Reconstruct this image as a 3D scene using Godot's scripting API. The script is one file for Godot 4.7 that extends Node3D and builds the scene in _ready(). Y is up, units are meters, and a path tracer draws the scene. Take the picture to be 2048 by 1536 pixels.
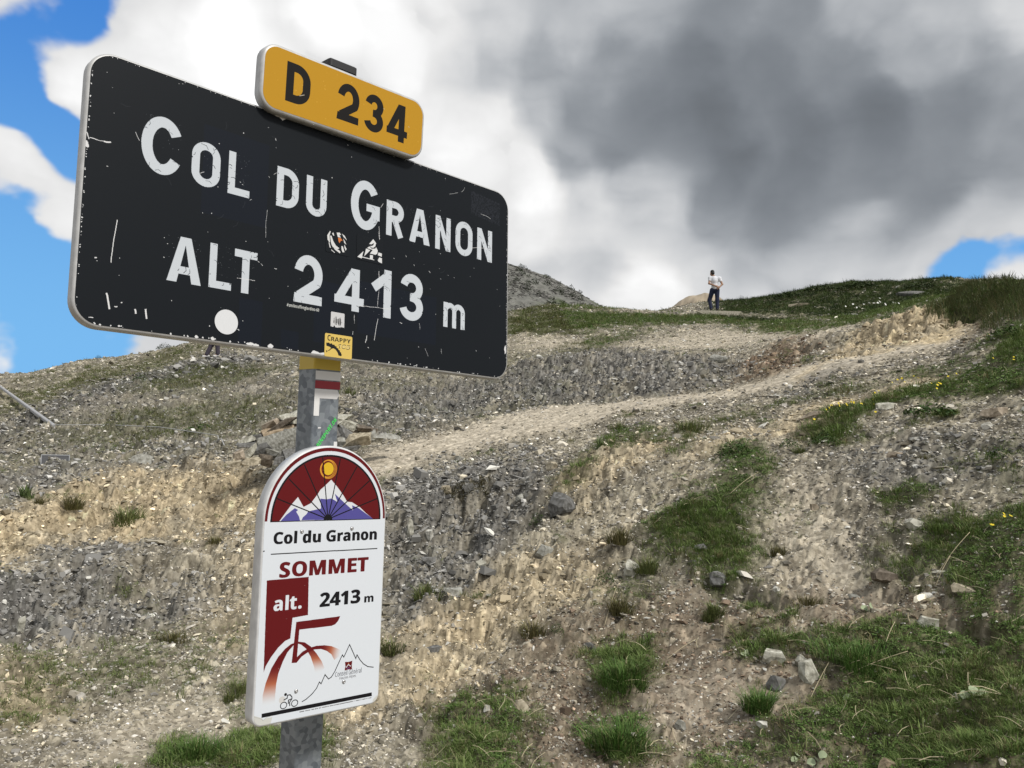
extends Node3D
# A summit sign on a mountain pass: post with three panels, eroded slope with gravel and grass, a path, a cairn, two people, broken cloud.
# Metres, y up, the camera at the origin looking along -z.

const EXPOSURE := 1.25
const EYE_FOV := 49.9

const AZ := [-100, -62, -37.16, -31.34, -26.13, -19.71, -12.78, -4.05, 2.8, 12.91, 22.35, 27.48, 29.36, 31.88, 37.76, 58, 100]
const HEIGHTS := {
	0: [-1.66, -1.69, -1.71, -1.74, -1.76, -1.79, -1.81, -1.84, -1.87, -1.89, -1.92, -1.94, -1.97, -1.99, -2.02, -2.04, -2.07, -2.1, -2.12, -2.15, -2.17, -2.2, -2.22, -2.25, -2.28, -2.3, -2.33, -2.35, -2.38, -2.4, -2.43, -2.45, -2.48, -2.51, -2.53, -2.56, -2.58, -2.61, -2.63, -2.66],
	1: [-1.6, -1.6, -1.6, -1.59, -1.56, -1.53, -1.49, -1.47, -1.44, -1.42, -1.4, -1.38, -1.35, -1.32, -1.27, -1.21, -1.16, -1.12, -1.08, -1.03, -0.98, -0.93, -0.87, -0.81, -0.74, -0.67, -0.57, -0.47, -0.39, -0.37, -0.36, -0.36, -0.45, -0.63, -0.81, -1.04, -1.29, -1.57, -1.87, -2.16],
	2: [-1.66, -1.66, -1.66, -1.64, -1.6, -1.54, -1.49, -1.45, -1.41, -1.37, -1.33, -1.29, -1.26, -1.21, -1.12, -1.02, -0.94, -0.87, -0.8, -0.72, -0.64, -0.55, -0.45, -0.35, -0.23, -0.11, 0.05, 0.22, 0.35, 0.38, 0.4, 0.4, 0.25, -0.05, -0.36, -0.73, -1.16, -1.62, -2.11, -2.6],
	3: [-1.66, -1.66, -1.66, -1.65, -1.61, -1.57, -1.52, -1.49, -1.45, -1.41, -1.36, -1.31, -1.25, -1.17, -1.07, -0.95, -0.85, -0.76, -0.67, -0.57, -0.46, -0.34, -0.2, -0.05, 0.13, 0.32, 0.59, 0.9, 1.18, 1.33, 1.36, 1.38, 1.35, 1.12, 0.8, 0.45, 0.01, -0.5, -1.04, -1.58],
	4: [-1.66, -1.66, -1.66, -1.65, -1.64, -1.61, -1.58, -1.55, -1.51, -1.46, -1.41, -1.35, -1.29, -1.2, -1.07, -0.92, -0.79, -0.66, -0.53, -0.41, -0.27, -0.1, 0.1, 0.32, 0.56, 0.83, 1.13, 1.44, 1.77, 2.19, 2.3, 2.33, 2.34, 2.16, 1.84, 1.5, 1.06, 0.53, -0.03, -0.61],
	5: [-1.66, -1.66, -1.66, -1.66, -1.65, -1.63, -1.62, -1.59, -1.54, -1.49, -1.42, -1.33, -1.23, -1.08, -0.9, -0.71, -0.53, -0.41, -0.3, -0.17, -0.01, 0.18, 0.4, 0.64, 0.92, 1.22, 1.56, 1.94, 2.45, 3.1, 3.55, 3.64, 3.68, 3.67, 3.46, 3.11, 2.71, 2.16, 1.51, 0.83],
	6: [-1.66, -1.66, -1.66, -1.66, -1.65, -1.64, -1.63, -1.6, -1.54, -1.47, -1.35, -1.2, -1, -0.76, -0.51, -0.36, -0.23, -0.07, 0.09, 0.25, 0.4, 0.57, 0.77, 1.01, 1.3, 1.63, 1.99, 2.41, 2.9, 3.45, 4.19, 4.89, 5.02, 5.07, 5.07, 4.86, 4.51, 4.04, 3.3, 2.43],
	7: [-1.66, -1.66, -1.66, -1.65, -1.64, -1.62, -1.59, -1.53, -1.45, -1.35, -1.22, -1.02, -0.74, -0.48, -0.28, -0.13, -0.01, 0.09, 0.22, 0.39, 0.61, 0.86, 1.13, 1.45, 1.83, 2.25, 2.74, 3.31, 3.89, 4.56, 5.17, 5.29, 5.34, 5.33, 5.11, 4.75, 4.34, 3.79, 3.14, 2.46],
	8: [-1.66, -1.66, -1.66, -1.65, -1.61, -1.56, -1.5, -1.43, -1.34, -1.23, -1.08, -0.82, -0.5, -0.26, -0.08, 0.07, 0.22, 0.38, 0.57, 0.77, 0.99, 1.25, 1.56, 1.9, 2.28, 2.71, 3.21, 3.77, 4.42, 5.12, 5.95, 6.54, 6.68, 6.74, 6.75, 6.53, 6.15, 5.68, 4.94, 4.06],
	9: [-1.66, -1.66, -1.66, -1.62, -1.53, -1.44, -1.37, -1.28, -1.17, -0.98, -0.76, -0.46, -0.19, 0.05, 0.26, 0.45, 0.58, 0.75, 0.94, 1.15, 1.39, 1.65, 1.93, 2.24, 2.59, 2.99, 3.45, 3.95, 4.53, 5.13, 5.69, 6.2, 6.94, 7.86, 8.93, 9.88, 10.02, 10.09, 10.04, 9.75],
	10: [-1.66, -1.66, -1.66, -1.58, -1.41, -1.28, -1.19, -1.1, -0.95, -0.75, -0.51, -0.25, 0.01, 0.27, 0.52, 0.79, 1.03, 1.25, 1.51, 1.76, 2, 2.21, 2.43, 2.68, 2.96, 3.3, 3.7, 4.15, 4.68, 5.34, 6.1, 6.94, 8.14, 9.28, 9.71, 9.83, 9.88, 9.76, 9.42, 8.91],
	11: [-1.66, -1.66, -1.66, -1.54, -1.32, -1.18, -1.1, -1.02, -0.86, -0.65, -0.4, -0.13, 0.14, 0.38, 0.63, 0.9, 1.18, 1.49, 1.79, 2.09, 2.37, 2.61, 2.85, 3.12, 3.43, 3.8, 4.23, 4.7, 5.23, 5.8, 6.56, 7.57, 8.49, 9.02, 9.15, 9.23, 9.2, 8.94, 8.51, 7.67],
	12: [-1.66, -1.66, -1.66, -1.51, -1.25, -1.13, -1.06, -0.97, -0.8, -0.57, -0.33, -0.07, 0.18, 0.42, 0.69, 1, 1.28, 1.56, 2.11, 2.33, 2.57, 2.81, 3.07, 3.36, 3.67, 4, 4.37, 4.77, 5.21, 5.71, 6.43, 7.43, 8.37, 8.9, 9.03, 9.11, 9.08, 8.82, 8.39, 7.56],
	13: [-1.66, -1.66, -1.66, -1.47, -1.17, -1.06, -0.99, -0.88, -0.69, -0.47, -0.22, 0.04, 0.29, 0.53, 0.8, 1.11, 1.46, 1.82, 2.13, 2.36, 2.59, 2.83, 3.09, 3.39, 3.71, 4.05, 4.42, 4.82, 5.26, 5.75, 6.42, 7.35, 8.22, 8.72, 8.84, 8.92, 8.89, 8.63, 8.21, 7.37],
	14: [-1.66, -1.66, -1.66, -1.4, -1.04, -0.94, -0.87, -0.74, -0.54, -0.33, -0.11, 0.13, 0.4, 0.67, 0.94, 1.24, 1.59, 1.91, 2.23, 2.42, 2.46, 2.48, 2.41, 2.12, 1.82, 1.61, 1.4, 1.2, 1.01, 0.83, 0.65, 0.47, 0.3, 0.13, -0.04, -0.2, -0.37, -0.54, -0.71, -0.88],
	15: [-1.63, -1.63, -1.63, -1.42, -1.13, -1.05, -0.99, -0.89, -0.73, -0.57, -0.39, -0.19, 0.02, 0.24, 0.45, 0.69, 0.97, 1.23, 1.48, 1.63, 1.67, 1.69, 1.63, 1.4, 1.16, 0.99, 0.82, 0.66, 0.51, 0.36, 0.22, 0.08, -0.06, -0.19, -0.33, -0.46, -0.6, -0.73, -0.87, -1.01],
	16: [-1.66, -1.69, -1.71, -1.74, -1.76, -1.79, -1.81, -1.84, -1.87, -1.89, -1.92, -1.94, -1.97, -1.99, -2.02, -2.04, -2.07, -2.1, -2.12, -2.15, -2.17, -2.2, -2.22, -2.25, -2.28, -2.3, -2.33, -2.35, -2.38, -2.4, -2.43, -2.45, -2.48, -2.51, -2.53, -2.56, -2.58, -2.61, -2.63, -2.66],
}
const CAM := [0.999316, 0.036934, 0.002059, -0.036992, 0.997766, 0.055633, 0, -0.055671, 0.998449]  # the three axes of the camera
const ZONES := [  # kind, strength, softness in metres, outline on the ground (x, z)
	['path', 1, 0.22, [-1.73, -8.76, -1.57, -9.35, -0.65, -10.23, 0.08, -11.43, 0.89, -11.59, 1.79, -10.65, 2.59, -10.1, 2.95, -9.82, 3.9, -10.04, 4.73, -9.91, 5.64, -10.17, 5.46, -9.68, 5, -9.15, 4.17, -9.1, 3.51, -8.95, 2.89, -8.86, 2.18, -9.23, 1.57, -9.32, 1.25, -9.56, 0.56, -9.24, -0.09, -9.12, -0.7, -8.8, -1.2, -8.41, -1.62, -8.24]],
	['path', 0.75, 0.5, [-0.13, -28.27, 2.91, -21.42, 5.74, -25.31, 7.75, -22.23, 5.69, -13.49, 4.42, -11.84, 4.88, -17.69, 3.47, -18.79, 2.36, -22.38, 0.32, -22.45]],
	['path', 0.5, 0.5, [-1.99, -4.11, -1.83, -4.42, -1.61, -4.67, -1.44, -4.83, -1.29, -4.72, -1.22, -4.32, -1.36, -4.12, -1.69, -3.84, -1.87, -3.79]],
	['path', 0.5, 0.4, [1.78, -6.23, 2.28, -6.49, 2.52, -6.12, 2.34, -5.52, 2.26, -5.02, 2.2, -4.64, 1.91, -4.61, 1.64, -4.96, 1.8, -5.48, 1.86, -5.88]],
	['path', 0.6, 0.4, [0.76, -4.44, 1.08, -4.56, 1.33, -4.48, 1.43, -4.16, 1.32, -3.96, 1.08, -4.02, 0.78, -3.98, 0.72, -4.19]],
	['grey', 0.9, 0.5, [-0.05, -17.75, 0.94, -20.94, 2.28, -21.6, 3.33, -18.04, 3.66, -14.54, 3.23, -11.2, 2.65, -10.5, 1.83, -10.91, 0.9, -11.7, -0.15, -11.71, -0.9, -10.64, -1.59, -10.15, -2.34, -11.67, -2.78, -15.17, -2.04, -17.38, -0.25, -16.72]],
	['grey', 0.45, 0.8, [-6.69, -23.71, -5.13, -25.95, -2.05, -19.36, -0.27, -18.17, -0.93, -12.6, -1.73, -10.23, -3.35, -13.12, -4.19, -12.84, -6.61, -17.54]],
	['grey', 0.95, 0.5, [-1.23, -8.29, -0.87, -8.58, -0.36, -8.71, 0.21, -8.41, 0.47, -7.68, 0.32, -7.05, 0.11, -6.68, -0.08, -6.36, -0.29, -6.13, -0.51, -5.83, -0.79, -5.81, -1, -6.84]],
	['grey', 0.95, 0.5, [-4.02, -6.28, -3.97, -6.56, -3.64, -6.98, -3.48, -7.36, -3.25, -7.51, -3.14, -6.9, -2.97, -6.48, -2.65, -6.71, -2.42, -6.58, -2.18, -6.14, -2.35, -5.69, -2.55, -5.28, -2.86, -5.08, -3.09, -4.87]],
	['talus', 1, 0.5, [-8.22, -12.62, -9.45, -15.32, -10.96, -20.27, -11.44, -26, -10.58, -30.75, -7.73, -27.33, -8.36, -23.99, -9.12, -20.81, -9.15, -17.34, -8.31, -14.33, -7.51, -11.77]],
	['grey', 0.5, 1.2, [-7.85, -12.07, -9.45, -15.32, -9.39, -21.41, -7.18, -27.76, -5.12, -24.39, -2.55, -11.69, -4.15, -11.46, -4.88, -10.55, -5.69, -9.3, -5.65, -8.73]],
	['grey', 0.7, 0.5, [-5.45, -11.74, -5.31, -12.91, -4.35, -12.02, -3.55, -10.17, -3.78, -9.85, -4.55, -10.52]],
	['grey', 0.7, 0.4, [-5.71, -8.99, -6.09, -9.94, -5.75, -10.62, -4.72, -10.21, -4.92, -9.53, -4.96, -8.64, -5.13, -8.1]],
	['grey', 0.7, 0.4, [2.73, -6.62, 3.16, -6.7, 3.5, -6.15, 3.5, -5.56, 3.27, -5.19, 2.89, -5.43, 2.72, -5.9, 2.57, -6.24]],
	['grey', 0.6, 0.3, [2.95, -9.08, 3.55, -9.49, 3.92, -9.29, 3.62, -8.83, 3.1, -8.58, 2.67, -8.5]],
	['ochre', 1, 0.3, [-4.77, -7.48, -4.72, -7.76, -4.96, -8.64, -4.94, -9.69, -4.58, -10.04, -3.79, -10.17, -3.02, -9.67, -2.36, -8.18, -2.26, -7.64, -2.72, -7.65, -3.25, -7.61, -3.51, -7.39, -3.8, -6.96, -4.03, -6.66, -4.15, -6.54]],
	['ochre', 0.55, 0.5, [-2.58, -7.5, -2.23, -7.53, -1.67, -5.77, -1.83, -5.46, -2.26, -6.43]],
	['ochre', 0.75, 0.5, [-0.78, -5.53, -0.47, -6.12, -0.04, -6.24, 0.45, -6.22, 0.71, -6.27, 0.94, -6.37, 0.61, -5.63, 0.33, -5.31, -0.13, -5.04, -0.39, -4.69, -0.63, -4.44, -0.84, -4.19, -0.98, -4.58, -0.66, -4.83]],
	['ochre', 0.9, 0.3, [0.46, -7.44, 0.76, -7.78, 1.11, -7.97, 1.51, -8.08, 1.5, -7.77, 1.2, -7.34, 0.83, -6.91, 0.57, -6.72, 0.48, -7.01]],
	['ochre', 1, 0.25, [3.12, -8.93, 4.04, -10.47, 5, -11.87, 5.65, -12.02, 5.9, -11.37, 5.51, -9.75, 5.14, -9.44, 4.73, -9.91, 3.9, -10.04, 3.33, -9.52]],
	['ochre', 0.9, 0.3, [2.33, -7.7, 2.79, -7.96, 3.21, -8.05, 3.5, -7.94, 4.14, -8.25, 4.07, -7.65, 3.39, -7.59, 2.77, -7.39, 2.41, -7.38]],
	['ochre', 0.6, 0.4, [1.71, -7.63, 2.3, -7.93, 2.74, -7.83, 2.6, -7.41, 2.03, -7.29, 1.7, -6.99, 1.45, -7]],
	['ochre', 0.6, 0.4, [-2.86, -4.61, -2.6, -4.94, -2.23, -4.48, -2.27, -4.08, -2.48, -4.03]],
	['soil', 0.8, 0.3, [3.2, -11.59, 4.6, -14.72, 5.91, -16.96, 4.19, -11.45, 3.37, -9.99, 2.84, -9.83]],
	['soil', 0.8, 0.3, [5.68, -10.82, 5.87, -10.33, 5.47, -9.37, 5.21, -9.17, 5.56, -9.99]],
	['soil', 0.5, 0.5, [-0.29, -4.78, 0.47, -5.43, 1.26, -5.39, 2.1, -4.94, 2.89, -4.5, 1.87, -2.92, -0.3, -3.79]],
	['soil', 0.45, 0.5, [0.51, -4.84, 0.94, -5.41, 1.54, -5.23, 1.98, -4.79, 1.84, -4.32, 1.33, -4.48, 0.77, -4.33]],
	['grass', 1, 0.5, [-0.61, -34.75, 1.55, -35.9, 5.8, -35.12, 8.08, -33.89, 9.96, -28.6, 6.01, -13.12, 6.71, -12.93, 5.72, -10.87, 5.65, -11.71, 5.86, -14.31, 7.33, -25.48, 6.86, -28.77, 3.85, -28.49, 1.97, -26.5, -0.47, -28]],
	['grass', 0.9, 0.4, [1.56, -22.61, 3.36, -25.98, 4.22, -26.43, 3.31, -23.37, 1.94, -20.77]],
	['grass', 1, 0.6, [12.62, -51.66, 15.34, -53.48, 17.07, -45.87, 18.9, -42.43, 19.34, -36.43, 6.49, -12.21, 6.45, -14.09, 10.69, -30.71, 9.05, -36.12]],
	['grass', 0.8, 0.6, [-0.47, -39.14, 4.22, -40.64, 10.54, -57.53, 9.3, -50.72, 3.81, -36.6, -0.39, -34.43]],
	['grass', 1, 0.2, [5.7, -10.91, 16.52, -31.91, 20.68, -36.83, 7.39, -11.53, 4.42, -6.77, 4.42, -7.57, 4.77, -8.37, 5.26, -9.02, 5.76, -10.2]],
	['grass', 1, 0.25, [2.54, -7.38, 2.94, -7.59, 3.46, -7.74, 3.82, -7.61, 4.22, -7.42, 4.52, -7.05, 4, -6.23, 3.77, -7.09, 3.41, -7.23, 3.15, -7.24, 2.94, -6.95, 2.72, -6.72, 2.55, -6.91]],
	['grass', 1, 0.15, [3.35, -6.99, 3.58, -6.99, 3.68, -6.77, 3.5, -6.63, 3.31, -6.76]],
	['grass', 1, 0.3, [1.87, -7.37, 2.11, -7.26, 2.17, -6.79, 2.02, -6.37, 1.84, -6.26, 1.78, -5.93, 1.71, -5.6, 1.52, -5.4, 1.28, -5.47, 1.05, -5.86, 0.99, -6.16, 1.22, -6.44, 1.58, -6.49, 1.79, -6.88]],
	['grass', 0.9, 0.2, [2.57, -5.8, 2.84, -5.72, 2.88, -5.45, 2.75, -5.39, 2.53, -5.49]],
	['grass', 0.9, 0.4, [2.37, -5.2, 2.73, -5.11, 3.06, -4.72, 1.9, -2.94, 1.53, -3.28, 1.45, -3.53, 1.13, -3.8, 1.31, -3.94, 1.58, -4.23, 1.67, -4.41, 1.93, -4.52, 2.16, -4.28, 2.31, -4.4, 2.37, -4.7, 2.32, -4.9]],
	['grass', 0.9, 0.3, [1.3, -4.9, 1.55, -4.86, 1.75, -4.63, 1.72, -4.43, 1.48, -4.45, 1.3, -4.58]],
	['grass', 1, 0.3, [0.44, -5.03, 0.68, -5.07, 0.91, -4.9, 0.88, -4.56, 0.67, -4.35, 0.47, -4.59]],
	['grass', 0.8, 0.4, [-0.37, -4.73, -0.12, -4.78, 0.09, -4.56, 0.22, -4.32, 0.13, -4.06, 0.21, -3.79, -0.33, -3.87, -0.29, -4.37]],
	['grass', 0.9, 0.3, [0.49, -4.25, 0.68, -4.22, 0.74, -3.91, 0.57, -3.69, 0.42, -3.9]],
	['grass', 0.75, 0.4, [0.83, -3.84, 1.28, -3.91, 1.49, -3.58, 1.58, -3.24, 0.74, -3.64]],
	['grass', 0.8, 0.25, [-1.64, -3.91, -1.58, -4.19, -1.39, -4.12, -1.32, -4.31, -1.16, -4.44, -0.86, -4.25, -0.76, -3.89, -1.57, -3.77]],
	['grass', 0.6, 0.4, [2.19, -8.46, 2.67, -8.5, 3.29, -8.51, 4.03, -8.55, 4.72, -8.3, 4.42, -7.57, 3.95, -7.87, 3.55, -8.17, 2.85, -8.15, 2.26, -8.15, 1.77, -7.71, 1.45, -7.46, 1.49, -7.93]],
	['grass', 0.7, 0.3, [0.93, -8.57, 1.43, -8.46, 1.53, -7.92, 1.15, -7.92, 0.76, -7.29, 0.65, -7.01, 0.44, -7.03, 0.6, -7.49]],
	['grass', 0.5, 0.5, [0.66, -5.81, 0.99, -5.71, 1.03, -5.36, 0.77, -5.27, 0.59, -5.43]],
	['grass', 0.7, 0.7, [-9.54, -14.62, -13.15, -21.24, -13.27, -24.21, -13.12, -28.26, -13.74, -32.47, -11.85, -32.68, -11.08, -28.26, -10.69, -22.78, -10.85, -19.84, -10.08, -16.33, -8.62, -13.23]],
	['grass', 0.7, 0.5, [-10.03, -21.12, -10.01, -24.82, -8.95, -26.54, -6.11, -23.68, -6.82, -20.67, -7.71, -18.38]],
	['grass', 0.6, 0.8, [-7.65, -13.91, -7.17, -16.42, -5.69, -17.31, -4.32, -16.87, -3.51, -12.84, -4.25, -11.74, -5.34, -11.52, -6.49, -12.1]],
	['grass', 0.35, 0.8, [-2.99, -5, -2.53, -5.15, -1.99, -5.7, -1.72, -5.7, -1.4, -4.71, -1.91, -4.59, -2.29, -4.29, -2.47, -4.17]],
	['grass', 1, 0.6, [9.57, -39.87, 11.12, -34.24, 9.76, -21.93, 8.24, -14.87, 9.26, -14.26, 20, -34.64, 26.3, -53.93, 20.4, -62.77, 14.47, -60.29]],
	['grass', 0.5, 0.4, [3.19, -6.13, 3.63, -5.77, 3.14, -4.99, 3.06, -5.37]],
]
const PLACE_AT := [0.70369, -0.02285, -0.71014, -0.02945, 0.99769, -0.06128, 0.70989, 0.06404, 0.70139, -0.45569, 0.45493, -2.08452, 0.0009837]
const ROUTE_AT := [0.7145, -0.01163, -0.69954, 0.01043, 0.99993, -0.00597, 0.69956, -0.00303, 0.71457, -0.44588, 0.8215, -2.08362, 0.0009907]
const CYCLE_AT := [0.73408, -0.02242, -0.67869, -0.01158, 0.9989, -0.04553, 0.67896, 0.04128, 0.73301, -0.43693, -0.46871, -2.03469, 0.0009781]
const POST_MARKS := [0.1627, 0.1386, 0.1347, 0.1119, 0.1093, 0.089, 0.0878, 0.0637, 0.0181, -0.011, -0.0148, -0.0476, -0.0665, 0.0042, -0.0653]  # heights of the marks on the post
const SCRATCHES := [  # width, points in mm on the black panel
	[5, [12.6, 199.1, 18.5, 198.6, 25.6, 199]],
	[4, [25.6, 199, 41.2, 197.9]],
	[9, [40.7, 198.1, 46, 198.5, 55.2, 195.9]],
	[3, [103.6, 157.9, 113.2, 174.7]],
	[6, [6.2, 188.8, 8.9, 195.6, 11.6, 202.4]],
	[2.5, [190, 16.5, 192.7, 15.9]],
	[2.5, [198, 14, 201.5, 13.3]],
	[3, [435.1, 68.8, 436.9, 74.1]],
	[3, [437.1, 91.7, 438.4, 93.1]],
	[3, [49.5, 250.1, 53.2, 250.4]],
	[3, [250.8, 209.7, 260.4, 203.8]],
	[2.5, [420.7, 169.5, 424, 173]],
	[2.5, [434.5, 161.4, 442.2, 154.9]],
	[3, [413.7, 47.5, 416.2, 47.6]],
	[3, [347.3, 203.5, 350.4, 204.9]],
	[3, [353.5, 208.1, 356.6, 209.6]],
	[2.5, [375.6, 242.5, 379.7, 238.6]],
	[2, [1002.2, 63.7, 1020.1, 57.5, 1035.5, 50.7]],
	[2, [1050, 44.5, 1058.7, 36.2, 1063, 26.8]],
	[3.5, [643.3, 21.4, 646.7, 22.5]],
	[2.5, [434.3, 71.2, 437.4, 73]],
	[2.5, [1129.2, 93.2, 1154.2, 94.3, 1171.3, 99.1]],
	[3, [984.7, 19.1, 986.4, 22.6]],
	[2.5, [752, 234, 754.7, 254.5]],
	[3, [756.4, 165.3, 764.8, 151.9]],
	[3, [752.3, 219.5, 756.1, 258.9, 756.6, 285.7]],
	[5, [78.1, 360.2, 75.2, 389.2, 72.7, 415.6, 71.3, 439, 71.3, 454.5]],
	[7, [38, 450.2, 42.2, 448.3]],
	[3, [43.4, 454.9, 44.4, 455.5]],
	[10, [65.6, 519.7, 69.3, 531.8, 73.9, 552.9]],
	[6, [83.4, 545.4, 89.5, 544.7]],
	[7, [95.8, 535.6, 99, 535.1]],
	[10, [125.4, 544.5, 127.6, 554.6]],
	[10, [147.5, 542.2, 151, 562.2]],
	[2.5, [144.9, 542.1, 150, 540.8]],
	[3, [184.7, 389, 187.3, 388.7]],
	[4, [179.9, 419.5, 181.1, 421.4]],
	[3, [260.5, 299.8, 262.5, 301.2]],
	[2, [421.4, 254, 418.8, 286.6, 420.5, 324]],
	[4, [402.5, 385.6, 406.6, 387.1]],
	[3, [410.4, 389.8, 415.3, 394.1]],
	[4, [446.6, 394.4, 453, 394.6]],
	[3, [351.8, 435.5, 387.8, 433.9, 397.6, 433.5]],
	[4, [358.7, 556.1, 363.3, 558.8]],
	[5, [34.5, 575.7, 43.5, 575.6]],
	[3, [694.3, 448.3, 721.2, 444.8, 742.7, 443.6, 768.6, 442.8, 796.8, 440.6]],
	[4, [756, 342.8, 757.5, 359.2]],
	[3, [758.7, 359, 757.8, 399.4, 754.5, 440.1]],
	[3, [680.9, 473.3, 682.5, 491.1]],
	[3, [682.6, 494.3, 682.7, 495.9]],
	[3, [679.1, 517.7, 678, 526.9]],
	[4, [757.2, 473, 751.4, 502.3, 746.8, 532.9]],
	[5, [722.8, 522.9, 722.2, 534.6, 718.7, 543.3]],
	[4, [726.2, 553.9, 730.2, 556]],
	[4, [830.3, 472.1, 838.7, 474.2]],
	[3, [804.5, 296.1, 806.6, 298.4]],
	[2.5, [845.3, 280.9, 847.7, 285.6]],
	[2.5, [893.5, 260.6, 895.2, 261]],
	[3, [874.7, 300.9, 877.4, 304.9]],
	[3.5, [929.8, 309.4, 935.3, 314]],
	[3, [967.9, 295, 969.3, 295.8]],
	[3, [1001.6, 307.5, 1003.5, 308.6]],
	[3, [974.1, 323.4, 976, 324.5]],
	[3, [1024.8, 310.4, 1026.7, 311.1]],
	[3.5, [1103.5, 266.9, 1105.5, 268.4]],
	[3, [970.8, 249.9, 972.6, 251]],
	[3.5, [1116.1, 516.8, 1118.6, 519]],
	[3, [1092, 207.6, 1120.9, 200.4, 1155.3, 196.9]],
	[2, [898.6, 465.2, 901.5, 482.2]],
	[2, [921.2, 533.6, 933.2, 554.8]],
	[3, [897.3, 531.5, 900, 532.8]],
	[2, [980.9, 527.6, 982.4, 541.6]],
]
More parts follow.
